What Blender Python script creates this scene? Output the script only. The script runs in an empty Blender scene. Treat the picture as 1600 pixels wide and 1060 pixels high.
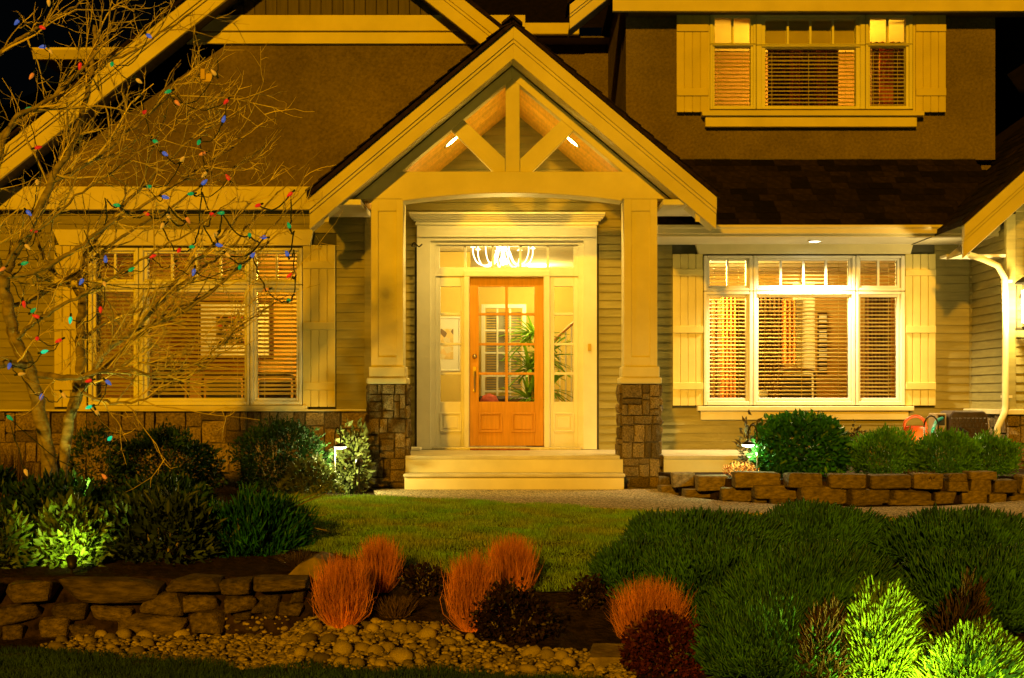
import bpy, bmesh, math, random
import numpy as np
from mathutils import Vector, Matrix
random.seed(7)
RNG = np.random.default_rng(7)
S = bpy.context.scene
COL = S.collection
R = math.radians

# ------------------------------------------------------------------ camera
F, CX, CY, EYE = 2222.0, 800.0, 623.0, 0.99      # focal length in photo pixels, principal point, eye height
cam_d = bpy.data.cameras.new('camera')
cam = bpy.data.objects.new('camera', cam_d); COL.objects.link(cam)
cam.location = (0, 0, EYE); cam.rotation_euler = (R(90), 0, 0)
cam_d.sensor_width = 36; cam_d.lens = 36 * F / 1600
cam_d.shift_y = (CY - 530) / 1600
cam_d.clip_start = 0.1; cam_d.clip_end = 500
S.camera = cam

def X(px, d): return (px - CX) * d / F
def Z(py, d): return EYE - (py - CY) * d / F
def P(px, py, d): return (X(px, d), d, Z(py, d))

# ------------------------------------------------------------------ night sky, one sun lamp standing for the amber street light
W = bpy.data.worlds.new('World'); S.world = W; W.use_nodes = True
nt = W.node_tree; bg = nt.nodes['Background']
sky = nt.nodes.new('ShaderNodeTexSky'); sky.sky_type = 'NISHITA'; sky.sun_disc = False
sky.sun_elevation = R(15.4); sky.sun_rotation = R(191.3)
nt.links.new(sky.outputs[0], bg.inputs[0]); bg.inputs[1].default_value = 0.0002
sd = bpy.data.lights.new('street_light', 'SUN'); sd.energy = 2.45; sd.angle = R(1.8); sd.color = (1.0, 0.425, 0.0)
so = bpy.data.objects.new('street_light', sd); COL.objects.link(so)
so.location = (-4.6, -2, 8)
so.rotation_euler = Vector((0.2, 1.0, -0.28)).to_track_quat('-Z', 'Y').to_euler()
S.view_settings.view_transform = 'Standard'; S.view_settings.look = 'None'
S.view_settings.exposure = 0.12; S.view_settings.gamma = 1.0
S.view_settings.use_curve_mapping = False
S.render.engine = 'CYCLES'
c = S.cycles
c.use_denoising = True; c.max_bounces = 7; c.diffuse_bounces = 3; c.glossy_bounces = 2
c.transparent_max_bounces = 24; c.transmission_bounces = 3
c.sample_clamp_indirect = 3.0; c.caustics_reflective = False; c.caustics_refractive = False

# ------------------------------------------------------------------ materials
def mat(name, col, rough=0.6, var=0.15, scale=6.0, bump=0.0, bscale=60.0, bdist=.02, island=0.0, col2=None, spec=0.3,
        metal=0.0, stretch=None, detail=5.0, objvar=0.0, transl=0.0, voronoi=False, dirt=.10, dscale=1.7):
    m = bpy.data.materials.new(name); m.use_nodes = True
    n = m.node_tree.nodes; L = m.node_tree.links
    b = n['Principled BSDF']
    b.inputs['Roughness'].default_value = rough; b.inputs['Metallic'].default_value = metal
    b.inputs['Specular IOR Level'].default_value = spec
    tc = n.new('ShaderNodeTexCoord'); vec = tc.outputs['Object']
    if stretch:
        mp = n.new('ShaderNodeMapping'); mp.inputs['Scale'].default_value = stretch
        L.new(vec, mp.inputs['Vector']); vec = mp.outputs[0]
    if voronoi:
        no = n.new('ShaderNodeTexVoronoi'); no.inputs['Scale'].default_value = scale; fo = no.outputs['Color']
    else:
        no = n.new('ShaderNodeTexNoise'); no.inputs['Scale'].default_value = scale; no.inputs['Detail'].default_value = detail
        fo = no.outputs['Fac']
    L.new(vec, no.inputs['Vector'])
    c2 = col2 or tuple(x * (1 - 2.2 * var) if x * (1 - 2.2 * var) > 0 else x * .15 for x in col)
    c1 = tuple(min(1, x * (1 + .6 * var)) for x in col)
    mx = n.new('ShaderNodeMix'); mx.data_type = 'RGBA'
    mx.inputs[6].default_value = (*c2, 1); mx.inputs[7].default_value = (*c1, 1)
    rmp = n.new('ShaderNodeMapRange'); rmp.inputs[1].default_value = .3; rmp.inputs[2].default_value = .7
    L.new(fo, rmp.inputs[0]); L.new(rmp.outputs[0], mx.inputs[0])
    out = mx.outputs[2]
    if dirt:
        n3 = n.new('ShaderNodeTexNoise'); n3.inputs['Scale'].default_value = dscale; n3.inputs['Detail'].default_value = 6; n3.inputs['Roughness'].default_value = .65
        L.new(tc.outputs['Object'], n3.inputs['Vector'])
        m3 = n.new('ShaderNodeMapRange'); m3.inputs[1].default_value = .3; m3.inputs[2].default_value = .7; m3.inputs[3].default_value = 1 - dirt; m3.inputs[4].default_value = 1 + dirt * .5
        L.new(n3.outputs['Fac'], m3.inputs[0]); c3 = n.new('ShaderNodeCombineColor')
        for i in range(3): L.new(m3.outputs[0], c3.inputs[i])
        x3 = n.new('ShaderNodeMix'); x3.data_type = 'RGBA'; x3.blend_type = 'MULTIPLY'; x3.inputs[0].default_value = 1
        L.new(out, x3.inputs[6]); L.new(c3.outputs[0], x3.inputs[7]); out = x3.outputs[2]
    if island or objvar:
        if island:
            g = n.new('ShaderNodeNewGeometry'); src = g.outputs['Random Per Island']; a = island
        else:
            g = n.new('ShaderNodeObjectInfo'); src = g.outputs['Random']; a = objvar
        mr = n.new('ShaderNodeMapRange'); mr.inputs[3].default_value = 1 - a; mr.inputs[4].default_value = 1 + a
        L.new(src, mr.inputs[0])
        mm = n.new('ShaderNodeMix'); mm.data_type = 'RGBA'; mm.blend_type = 'MULTIPLY'; mm.inputs[0].default_value = 1
        L.new(out, mm.inputs[6])
        cc = n.new('ShaderNodeCombineColor')
        for i in range(3): L.new(mr.outputs[0], cc.inputs[i])
        L.new(cc.outputs[0], mm.inputs[7]); out = mm.outputs[2]
    L.new(out, b.inputs['Base Color'])
    if bump:
        n2 = n.new('ShaderNodeTexNoise'); n2.inputs['Scale'].default_value = bscale; n2.inputs['Detail'].default_value = 4
        L.new(vec, n2.inputs['Vector'])
        bp = n.new('ShaderNodeBump'); bp.inputs['Strength'].default_value = bump; bp.inputs['Distance'].default_value = bdist
        L.new(n2.outputs['Fac'], bp.inputs['Height']); L.new(bp.outputs[0], b.inputs['Normal'])
    if transl:
        tr = n.new('ShaderNodeBsdfTranslucent'); L.new(out, tr.inputs[0])
        ms = n.new('ShaderNodeMixShader'); ms.inputs[0].default_value = transl
        L.new(b.outputs[0], ms.inputs[1]); L.new(tr.outputs[0], ms.inputs[2])
        L.new(ms.outputs[0], n['Material Output'].inputs['Surface'])
    return m

def emit(name, col, strength, base=(.8, .8, .8)):
    m = bpy.data.materials.new(name); m.use_nodes = True
    b = m.node_tree.nodes['Principled BSDF']
    b.inputs['Base Color'].default_value = (*base, 1)
    b.inputs['Emission Color'].default_value = (*col, 1); b.inputs['Emission Strength'].default_value = strength
    b.inputs['Roughness'].default_value = .35
    return m

def glass_mat():
    m = bpy.data.materials.new('window_glass'); m.use_nodes = True
    n = m.node_tree.nodes; L = m.node_tree.links
    n.remove(n['Principled BSDF'])
    t = n.new('ShaderNodeBsdfTransparent'); t.inputs[0].default_value = (.93, .95, .93, 1)
    g = n.new('ShaderNodeBsdfGlossy'); g.inputs['Roughness'].default_value = .02
    f = n.new('ShaderNodeFresnel'); f.inputs[0].default_value = 1.45
    x = n.new('ShaderNodeMixShader'); L.new(f.outputs[0], x.inputs[0]); L.new(t.outputs[0], x.inputs[1]); L.new(g.outputs[0], x.inputs[2])
    L.new(x.outputs[0], n['Material Output'].inputs['Surface'])
    return m

M = dict(
    trim=mat('cream_trim_paint', (.76, .70, .44), .5, .05, 3, .05, 120, objvar=.03),
    shutter=mat('cream_shutter_paint', (.72, .64, .26), .5, .06, 3, .06, 90, objvar=.04),
    siding=mat('olive_siding_paint', (.30, .27, .10), .6, .10, 4, .10, 40, objvar=.06, stretch=(.6, 1, 6)),
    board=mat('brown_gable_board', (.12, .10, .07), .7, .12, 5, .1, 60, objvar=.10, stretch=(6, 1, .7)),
    backing=mat('wall_backing', (.10, .10, .07), .9, .1, 4),
    stucco=mat('brown_stucco', (.21, .165, .10), .95, .13, 30, .55, 34, spec=.1, detail=8, bdist=.05, dirt=.40, dscale=.9),
    shingle=mat('dark_asphalt_shingle', (.020, .012, .009), .9, .30, 14, .6, 200, objvar=.75, spec=.15),
    stone=mat('tan_veneer_stone', (.33, .25, .13), .85, .30, 9, .9, 22, objvar=.42, spec=.2, detail=9),
    mortar=mat('dark_mortar', (.14, .115, .08), .95, .2, 20, .4, 80),
    rock=mat('brown_wall_rock', (.29, .225, .135), .9, .26, 7, 1.0, 22, objvar=.30, spec=.2, detail=10),
    rock_d=mat('dark_slab_rock', (.185, .14, .085), .9, .32, 6, 1.0, 20, objvar=.38, spec=.2, detail=10),
    pebble=mat('river_pebble', (.36, .29, .19), .7, .22, 14, .25, 60, objvar=.6, island=0, spec=.3),
    pebble_i=mat('small_river_pebble', (.31, .25, .165), .7, .2, 14, .2, 60, island=.75, spec=.3),
    deck=mat('painted_deck', (.66, .61, .46), .5, .10, 5, .1, 60),
    door=mat('orange_stained_wood', (.62, .30, .05), .42, .07, 5, .05, 40, stretch=(9, 9, .8), spec=.4),
    vault=mat('golden_ceiling_plank', (.90, .53, .06), .5, .10, 5, .10, 30, objvar=.14, stretch=(7, 1, 7)),
    brass=mat('aged_brass', (.62, .50, .26), .3, .1, 12, metal=1.0),
    metal=mat('dark_metal', (.035, .032, .028), .45, .2, 20, metal=.4),
    steel=mat('galvanised_steel', (.55, .55, .52), .35, .1, 20, metal=.8),
    white=mat('white_vinyl', (.82, .81, .76), .4, .03, 3),
    blind=mat('cream_blind_slat', (.76, .62, .30), .55, .05, 5, transl=.12),
    glass=glass_mat(),
    concrete=mat('exposed_aggregate', (.70, .57, .37), .9, .34, 75, 1.0, 140, voronoi=True, detail=3, spec=.3),
    soil=mat('bark_soil', (.045, .028, .018), .95, .35, 16, 1.0, 40, spec=.1, detail=10),
    turf=mat('lawn_turf', (.08, .115, .018), .95, .35, 5, .8, 60, spec=.1),
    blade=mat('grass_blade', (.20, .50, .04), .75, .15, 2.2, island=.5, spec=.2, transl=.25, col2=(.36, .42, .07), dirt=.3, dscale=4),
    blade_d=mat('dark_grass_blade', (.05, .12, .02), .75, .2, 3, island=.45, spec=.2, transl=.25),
    bark=mat('smooth_grey_bark', (.36, .30, .13), .75, .28, 10, .5, 30, stretch=(1, 1, 2.2), spec=.25, detail=9),
    twig=mat('bare_twig', (.80, .68, .22), .7, .2, 4, island=.35, spec=.2),
    wire=mat('green_light_cord', (.012, .028, .016), .5, .1, 20),
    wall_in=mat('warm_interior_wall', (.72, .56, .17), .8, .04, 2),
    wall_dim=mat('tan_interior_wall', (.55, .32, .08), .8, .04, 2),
    ceil_in=mat('cream_interior_ceiling', (.75, .70, .55), .85, .03, 2),
    floor_in=mat('wood_interior_floor', (.30, .16, .06), .4, .2, 5, stretch=(1, 8, 1)),
    wood=mat('dark_stained_wood', (.085, .035, .014), .4, .3, 5, stretch=(1, 1, 6)),
    curtain=mat('orange_curtain_cloth', (.78, .27, .04), .9, .15, 8, transl=.2),
    curtain_d=mat('dark_curtain_cloth', (.17, .075, .022), .9, .2, 8),
    leather=mat('dark_leather', (.05, .028, .018), .4, .2, 8),
    grey=mat('grey_cloth', (.33, .32, .27), .9, .1, 8),
    paper=mat('white_paper', (.85, .84, .8), .8, .02, 3),
    red_p=mat('orange_red_plastic', (.66, .085, .012), .35, .06, 4, spec=.5),
    teal_p=mat('teal_plastic', (.02, .30, .30), .35, .06, 4, spec=.5),
    brown_p=mat('brown_wicker_plastic', (.05, .028, .018), .55, .2, 20, spec=.4),
    tan_p=mat('tan_plastic', (.36, .27, .15), .5, .08, 8),
    mat_w=mat('rust_door_mat', (.32, .10, .03), .95, .2, 40),
    hot=emit('lit_lamp_face', (1, .93, .70), 14),
    porch_lens=emit('lit_porch_lens', (1, .66, .10), 185),
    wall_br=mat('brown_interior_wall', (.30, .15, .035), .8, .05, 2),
    hot_y=emit('lit_yellow_lamp_face', (1, .80, .34), 8),
    chand=emit('lit_chandelier_glass', (1, .90, .62), 3),
)

# ------------------------------------------------------------------ building blocks
WL = {}
def wloc(o):
    l = Vector((0, 0, 0))
    while o is not None:
        l = l + o.location; o = o.parent
    return l

class MB:
    def __init__(s): s.v = []; s.f = []
    def add(s, v, f):
        k = len(s.v); s.v += [tuple(p) for p in v]; s.f += [tuple(i + k for i in q) for q in f]; return s
    def box(s, x0, x1, y0, y1, z0, z1):
        if x0 > x1: x0, x1 = x1, x0
        if y0 > y1: y0, y1 = y1, y0
        if z0 > z1: z0, z1 = z1, z0
        return s.add([(x0, y0, z0), (x1, y0, z0), (x1, y1, z0), (x0, y1, z0), (x0, y0, z1), (x1, y0, z1), (x1, y1, z1), (x0, y1, z1)],
                     [(0, 3, 2, 1), (4, 5, 6, 7), (0, 1, 5, 4), (1, 2, 6, 5), (2, 3, 7, 6), (3, 0, 4, 7)])
    def prism(s, poly, a0, a1, ax='y'):
        n = len(poly)
        def mk(p, a):
            return (p[0], a, p[1]) if ax == 'y' else ((a, p[0], p[1]) if ax == 'x' else (p[0], p[1], a))
        v = [mk(p, a0) for p in poly] + [mk(p, a1) for p in poly]
        f = [tuple(range(n)), tuple(range(2 * n - 1, n - 1, -1))]
        for i in range(n):
            j = (i + 1) % n; f.append((i, i + n, j + n, j))
        return s.add(v, f)
    def tube(s, pts, r, n=8, cap=True):
        pts = [Vector(p) for p in pts]; m = len(pts)
        rr = list(r) if hasattr(r, '__len__') else [r] * m
        v = []; f = []; up = None
        for i, p in enumerate(pts):
            t = (pts[min(i + 1, m - 1)] - pts[max(i - 1, 0)])
            t = t.normalized() if t.length > 1e-9 else Vector((0, 0, 1))
            if up is None:
                up = t.orthogonal().normalized()
            up = (up - t * up.dot(t)); up = up.normalized() if up.length > 1e-6 else t.orthogonal().normalized()
            b = t.cross(up)
            for k in range(n):
                a = 2 * math.pi * k / n
                v.append(p + (up * math.cos(a) + b * math.sin(a)) * rr[i])
        for i in range(m - 1):
            for k in range(n):
                k2 = (k + 1) % n
                f.append((i * n + k, i * n + k2, (i + 1) * n + k2, (i + 1) * n + k))
        if cap:
            f.append(tuple(range(n - 1, -1, -1))); f.append(tuple((m - 1) * n + k for k in range(n)))
        return s.add(v, f)
    def lathe(s, prof, o=(0, 0, 0), n=16, axis=None):
        v = []; f = []; m = len(prof)
        q = Vector((0, 0, 1)).rotation_difference(Vector(axis)) if axis is not None else None
        for r, z in prof:
            for k in range(n):
                a = 2 * math.pi * k / n
                p = Vector((r * math.cos(a), r * math.sin(a), z))
                if q: p = q @ p
                v.append(p + Vector(o))
        for i in range(m - 1):
            for k in range(n):
                k2 = (k + 1) % n
                f.append((i * n + k, i * n + k2, (i + 1) * n + k2, (i + 1) * n + k))
        f.append(tuple(range(n - 1, -1, -1))); f.append(tuple((m - 1) * n + k for k in range(n)))
        return s.add(v, f)
    def ring(s, o, i, y0, y1):       # o, i = x0,x1,z0,z1 : a rectangular frame of four butted pieces
        ox0, ox1, oz0, oz1 = o; ix0, ix1, iz0, iz1 = i
        s.box(ox0, ix0, y0, y1, oz0, oz1); s.box(ix1, ox1, y0, y1, oz0, oz1)
        s.box(ix0, ix1, y0, y1, oz0, iz0); s.box(ix0, ix1, y0, y1, iz1, oz1)
        return s
    def build(s, name, m, parent=None, smooth=False, bevel=0.0, label=None):
        me = bpy.data.meshes.new(name); off = wloc(parent) if parent else Vector((0, 0, 0))
        me.from_pydata([(p[0] - off.x, p[1] - off.y, p[2] - off.z) for p in s.v], [], s.f)
        return fin(me, name, m, parent, smooth, bevel, label)

def fin(me, name, m, parent=None, smooth=False, bevel=0.0, label=None):
    me.materials.append(M[m] if isinstance(m, str) else m)
    if smooth: me.polygons.foreach_set('use_smooth', [True] * len(me.polygons))
    o = bpy.data.objects.new(name, me); COL.objects.link(o)
    if parent: o.parent = parent
    if bevel:
        b = o.modifiers.new('edge', 'BEVEL'); b.width = bevel; b.segments = 1; b.limit_method = 'ANGLE'
    if label: o['label'] = label
    return o

def thing(name, label, cat, loc=(0, 0, 0), group=None):
    o = bpy.data.objects.new(name, None); COL.objects.link(o); o.location = loc; o.empty_display_size = .1
    o['label'] = label; o['category'] = cat
    if group: o['group'] = group
    return o
def tag(o, label, cat, group=None):
    o['label'] = label; o['category'] = cat
    if group: o['group'] = group
    return o
def recentre(o):                      # puts a one-mesh thing's origin at its base
    me = o.data; n = len(me.vertices); a = np.empty(n * 3); me.vertices.foreach_get('co', a); a = a.reshape(-1, 3)
    off = np.array([a[:, 0].mean(), a[:, 1].mean(), a[:, 2].min()]); a -= off
    me.vertices.foreach_set('co', a.ravel()); o.location = off; return o
def np_mesh(name, v, f, m, parent=None, smooth=False, label=None):
    off = wloc(parent) if parent else Vector((0, 0, 0))
    v = np.asarray(v, dtype=np.float64) - np.array(off); f = np.asarray(f, dtype=np.int32)
    me = bpy.data.meshes.new(name); k = f.shape[1]
    me.vertices.add(len(v)); me.vertices.foreach_set('co', v.astype(np.float32).ravel())
    me.loops.add(f.size); me.loops.foreach_set('vertex_index', f.ravel())
    me.polygons.add(len(f)); me.polygons.foreach_set('loop_start', np.arange(0, f.size, k, dtype=np.int32))
    me.polygons.foreach_set('loop_total', np.full(len(f), k, dtype=np.int32))
    me.update(calc_edges=True)
    return fin(me, name, m, parent, smooth, 0, label)
def lamp(name, kind, loc, energy, col, parent=None, size=.05, target=None, spot=90, blend=.6):
    l = bpy.data.lights.new(name, kind); l.energy = energy; l.color = col
    if kind == 'SPOT': l.spot_size = R(spot); l.spot_blend = blend
    l.shadow_soft_size = size
    o = bpy.data.objects.new(name, l); COL.objects.link(o)
    off = wloc(parent) if parent else Vector((0, 0, 0)); o.location = Vector(loc) - off
    if target is not None: o.rotation_euler = (Vector(target) - Vector(loc)).to_track_quat('-Z', 'Y').to_euler()
    if parent: o.parent = parent
    return o
def catmull(pts, k=6):
    pts = [np.array(p, float) for p in pts]; q = [2 * pts[0] - pts[1]] + pts + [2 * pts[-1] - pts[-2]]; out = []
    for i in range(1, len(q) - 2):
        for t in np.linspace(0, 1, k, endpoint=False):
            a, b, c_, d = q[i - 1], q[i], q[i + 1], q[i + 2]
            out.append(.5 * (2 * b + (c_ - a) * t + (2 * a - 5 * b + 4 * c_ - d) * t * t + (3 * b - a - 3 * c_ + d) * t ** 3))
    out.append(pts[-1]); return out

# ------------------------------------------------------------------ terrain
def lerp(x, xs, ys): return np.interp(x, xs, ys)
def ground(x, d):
    x = np.asarray(x, float); d = np.asarray(d, float)
    mid = lerp(d, [-6, 3, 7.8, 8.7, 9.6, 10.6, 12.6, 60], [-.65, -.6, -.54, -.44, -.22, -.10, 0, 0])
    left = lerp(d, [-6, 3, 8.0, 9.18, 9.34, 10.4, 12.2, 60], [-.65, -.6, -.56, -.55, -.19, -.12, 0.0, 0])
    w = np.clip((-1.22 - x) / .25, 0, 1)
    return mid * (1 - w) + left * w
def g1(x, d): return float(ground(x, d))
def on_ground(px, py, guess=10.0):   # depth at which the ground is seen at this pixel
    for d in np.linspace(17, 5, 1201):
        if Z(py, d) >= g1(X(px, d), d) - 1e-3: return d
    return guess
# ------------------------------------------------------------------ the setting: ground, lawns, path
def grid_sheet(name, m, x0, x1, y0, y1, dx, dy, off=0.0, inside=None, noise=0.0, zf=None):
    xs = np.arange(x0, x1 + dx * .5, dx); ys = np.arange(y0, y1 + dy * .5, dy)
    gx, gy = np.meshgrid(xs, ys); gz = (zf or ground)(gx, gy) + off
    if noise: gz = gz + noise * (np.sin(gx * 9.1 + gy * 5.3) * np.sin(gx * 4.7 - gy * 11.9) + RNG.normal(0, .35, gx.shape))
    nx, ny = len(xs), len(ys); v = np.stack([gx, gy, gz], -1).reshape(-1, 3)
    i, j = np.meshgrid(np.arange(nx - 1), np.arange(ny - 1)); a = (j * nx + i).ravel()
    f = np.stack([a, a + 1, a + nx + 1, a + nx], -1)
    if inside is not None:
        c = v[f].mean(1); f = f[in_poly(c[:, 0], c[:, 1], inside)]
    return np_mesh(name, v, f, m, smooth=True)
def in_poly(x, y, poly):
    r = np.zeros(np.shape(x), bool); n = len(poly)
    for i in range(n):
        x1, y1 = poly[i]; x2, y2 = poly[(i + 1) % n]
        if y1 == y2: continue
        r ^= ((y1 > y) != (y2 > y)) & (x < (x2 - x1) * (y - y1) / (y2 - y1) + x1)
    return r
xs = np.unique(np.concatenate([np.linspace(-60, -8, 14), np.arange(-8, 8.01, .12), np.linspace(8, 60, 14)]))
ys = np.unique(np.concatenate([np.linspace(-40, 6, 16), np.arange(6, 18, .1), [9.18, 9.34], np.linspace(18, 60, 8)]))
gx, gy = np.meshgrid(xs, ys); gz = ground(gx, gy) - .004 + .007 * RNG.normal(0, 1, gx.shape) * (np.abs(gx) < 8) * (gy < 14.6)
nx = len(xs); i, j = np.meshgrid(np.arange(nx - 1), np.arange(len(ys) - 1)); a = (j * nx + i).ravel()
o = np_mesh('ground', np.stack([gx, gy, gz], -1).reshape(-1, 3), np.stack([a, a + 1, a + nx + 1, a + nx], -1), 'soil', smooth=True)
o['kind'] = 'structure'

def gp(px, py):
    d = on_ground(px, py); return (X(px, d), d)
LAWN = [gp(*p) for p in [(395, 776), (600, 779), (700, 783), (850, 791), (980, 799), (1120, 808), (1230, 812), (1150, 840), (1000, 870), (935, 905), (925, 925), (840, 928), (800, 912), (690, 898), (600, 886), (520, 868), (455, 862), (420, 850)]]
FRONT = [(-4.0, gp(200, 1022)[1] - .05), gp(0, 1018), gp(75, 1012), gp(130, 1024), gp(250, 1030), gp(450, 1044), gp(600, 1048), gp(700, 1050), gp(800, 1054), gp(1000, 1075), (1.2, 6.2), (1.6, 5.0), (-4.0, 5.0)]
o = grid_sheet('lawn', 'turf', -3.5, 3.2, 9.2, 14.2, .06, .06, .012, LAWN, .004); o['kind'] = 'structure'
o = grid_sheet('front_lawn', 'turf', -4.0, 1.7, 4.9, 8.6, .06, .06, .012, FRONT, .004); o['kind'] = 'structure'
def blades(name, poly, n, h, w, box, m='blade', lean=.5):
    x = RNG.uniform(box[0], box[1], n); y = RNG.uniform(box[2], box[3], n)
    k = in_poly(x, y, poly); x, y = x[k], y[k]; n = len(x)
    patch = .75 + .35 * np.sin(x * 7.3 + 2 * np.sin(y * 5.1)) * np.sin(y * 8.7 + x * 2)
    z = ground(x, y) + .008; hh = h * RNG.uniform(.5, 1.25, n) * patch
    a = RNG.uniform(0, 2 * np.pi, n); l = RNG.uniform(0, lean, n) * hh; b = RNG.uniform(0, 2 * np.pi, n)
    wx, wy = w * np.cos(a), w * np.sin(a)
    p0 = np.stack([x - wx, y - wy, z], -1); p1 = np.stack([x + wx, y + wy, z], -1)
    mx, my = x + .35 * l * np.cos(b), y + .35 * l * np.sin(b)
    p2 = np.stack([mx + wx * .7, my + wy * .7, z + hh * .6], -1); p3 = np.stack([mx - wx * .7, my - wy * .7, z + hh * .6], -1)
    p4 = np.stack([x + l * np.cos(b), y + l * np.sin(b), z + hh], -1)
    v = np.stack([p0, p1, p2, p3, p4], 1).reshape(-1, 3); q = np.arange(n)[:, None] * 5
    f = np.concatenate([q + np.array([[0, 1, 2]]), q + np.array([[0, 2, 3]]), q + np.array([[3, 2, 4]])])
    o = np_mesh(name, v, f, m); o['kind'] = 'stuff'; return o
blades('grass', LAWN, 300000, .042, .0022, (-3.4, 3.3, 9, 14.3), lean=.9)['label'] = 'short winter lawn grass, thin and yellowing in patches'
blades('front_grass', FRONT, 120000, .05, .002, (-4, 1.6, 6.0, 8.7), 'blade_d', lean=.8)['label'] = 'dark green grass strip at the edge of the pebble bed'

# path: an exposed aggregate slab with its own edge
PATH = [gp(588, 771), gp(612, 767), (-1.2, 15.3), (3.2, 15.3)]
fr = [gp(1030, 768), gp(1060, 779), gp(1130, 787), gp(1230, 793), gp(1350, 797), gp(1470, 795), gp(1560, 789), gp(1640, 783)]
bk = [gp(590, 776), gp(650, 780), gp(700, 784), gp(850, 793), gp(980, 801), gp(1120, 810), gp(1250, 813), gp(1400, 824), gp(1520, 832), gp(1640, 842)]
poly = [gp(584, 770), (-1.38, 15.2), (1.55, 15.2)] + fr[0:] + [(8.5, fr[-1][1]), (8.5, bk[-1][1])] + bk[::-1]
mb = MB(); mb.prism(poly, -.12, .024, 'z')
o = mb.build('path', 'concrete'); o['kind'] = 'structure'; o['label'] = 'curved exposed aggregate path in front of the porch steps'

# ------------------------------------------------------------------ the house
DW, DL, DG = 17.2, 16.2, 15.9            # entry wall, left wing wall, garage bump wall
house = thing('house', 'cream trimmed two storey house with gabled porch and orange front door', 'house', (0, DW, 0))

def openings_wall(mb, x0, x1, z0, z1, ops, y0, y1):
    xs = sorted({x0, x1, *[v for o in ops for v in o[:2]]}); zs = sorted({z0, z1, *[v for o in ops for v in o[2:]]})
    for a, b in zip(zs, zs[1:]):
        run = None
        for p, q in zip(xs, xs[1:]):
            cx, cz = (p + q) / 2, (a + b) / 2
            hole = any(o[0] < cx < o[1] and o[2] < cz < o[3] for o in ops)
            if not hole: run = (run[0], q) if run else (p, q)
            if hole and run: mb.box(*run, y0, y1, a, b); run = None
        if run: mb.box(*run, y0, y1, a, b)
def siding(parent, x0, x1, z0, z1, y, ops=(), h=.1005, clip=None):
    z = z0
    while z < z1 - .01:
        zt = min(z + h, z1); zc = (z + zt) / 2; a, b = x0, x1
        if clip: a, b = max(a, clip(z)[0]), min(b, clip(z)[1])
        segs = [(a, b)]
        for o in ops:
            if o[2] < zc < o[3]:
                segs = [s for p, q in segs for s in ((p, min(q, o[0])), (max(p, o[1]), q)) if s[1] - s[0] > .015]
        for p, q in segs:
            if q - p < .015: continue
            j = RNG.uniform(-.0015, .0015)
            MB().prism([(y - .021 + j, z), (y - .005 + j, zt - .001), (y + .004, zt - .001), (y + .004, z)], p, q, 'x').build('siding_board', 'siding', parent)
        z += h
def siding_x(parent, y0, y1, z0, z1, x, h=.1005, sgn=-1):
    z = z0
    while z < z1 - .01:
        zt = min(z + h, z1)
        MB().prism([(x + sgn * .021, z), (x + sgn * .005, zt - .001), (x - sgn * .004, zt - .001), (x - sgn * .004, z)], y0, y1, 'y').build('siding_board', 'siding', parent)
        z += h

# stone veneer: every stone an object of its own
STONES = []
for k in range(10):
    bm = bmesh.new(); bmesh.ops.create_cube(bm, size=1.0)
    bmesh.ops.subdivide_edges(bm, edges=bm.edges[:], cuts=1, use_grid_fill=True)
    r = random.Random(k)
    for v in bm.verts:
        f = abs(v.co.y + .5) < .01
        e = sum(abs(abs(t) - .5) < .01 for t in (v.co.x, v.co.z))
        if f: v.co.y += (.0, .12, .34)[e] + r.uniform(-.16, .16) if e else r.uniform(-.25, .05)
        v.co.x += r.uniform(-.075, .02) * (1 if v.co.x > 0 else -1); v.co.z += r.uniform(-.075, .02) * (1 if v.co.z > 0 else -1)
    me = bpy.data.meshes.new('stone'); bm.to_mesh(me); bm.free(); me.materials.append(M['stone']); STONES.append(me)
def place_mesh(name, me, loc, scale, parent, rot=(0, 0, 0)):
    o = bpy.data.objects.new(name, me); COL.objects.link(o); o.parent = parent
    o.location = Vector(loc) - wloc(parent); o.scale = scale; o.rotation_euler = rot; return o
def ashlar(parent, u0, u1, z0, z1, plane, axis, rnd, sgn=-1, mn=.09, mx=.34, t=.05):
    def split(a, b, c_, d):
        w, h = b - a, d - c_
        if (w > mx or h > mx * .8 or w * h > mx * mx * .45 * rnd.uniform(.5, 1.5)) and max(w, h) > 1.7 * mn:
            if (w > h * rnd.uniform(.55, 1.25) and w > 1.7 * mn) or h < 1.7 * mn:
                m = a + w * rnd.choice((rnd.uniform(.26, .42), rnd.uniform(.58, .74))); return split(a, m, c_, d) + split(m, b, c_, d)
            m = c_ + h * rnd.choice((rnd.uniform(.28, .42), rnd.uniform(.58, .72))); return split(a, b, c_, m) + split(a, b, m, d)
        return [(a, b, c_, d)]
    for a, b, c_, d in split(u0, u1, z0, z1):
        g = .004; tt = t * rnd.uniform(.8, 1.35); me = rnd.choice(STONES) 
        w, h = b - a - 2 * g, d - c_ - 2 * g
        if axis == 'y': place_mesh('stone', me, ((a + b) / 2, plane + sgn * tt * .42, (c_ + d) / 2), (w, tt, h), parent, (0, R(rnd.uniform(-1.6, 1.6)), 0))
        else: place_mesh('stone', me, (plane + sgn * tt * .42, (a + b) / 2, (c_ + d) / 2), (w, tt, h), parent, (0, 0, R(90) if sgn > 0 else R(-90)))

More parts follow.
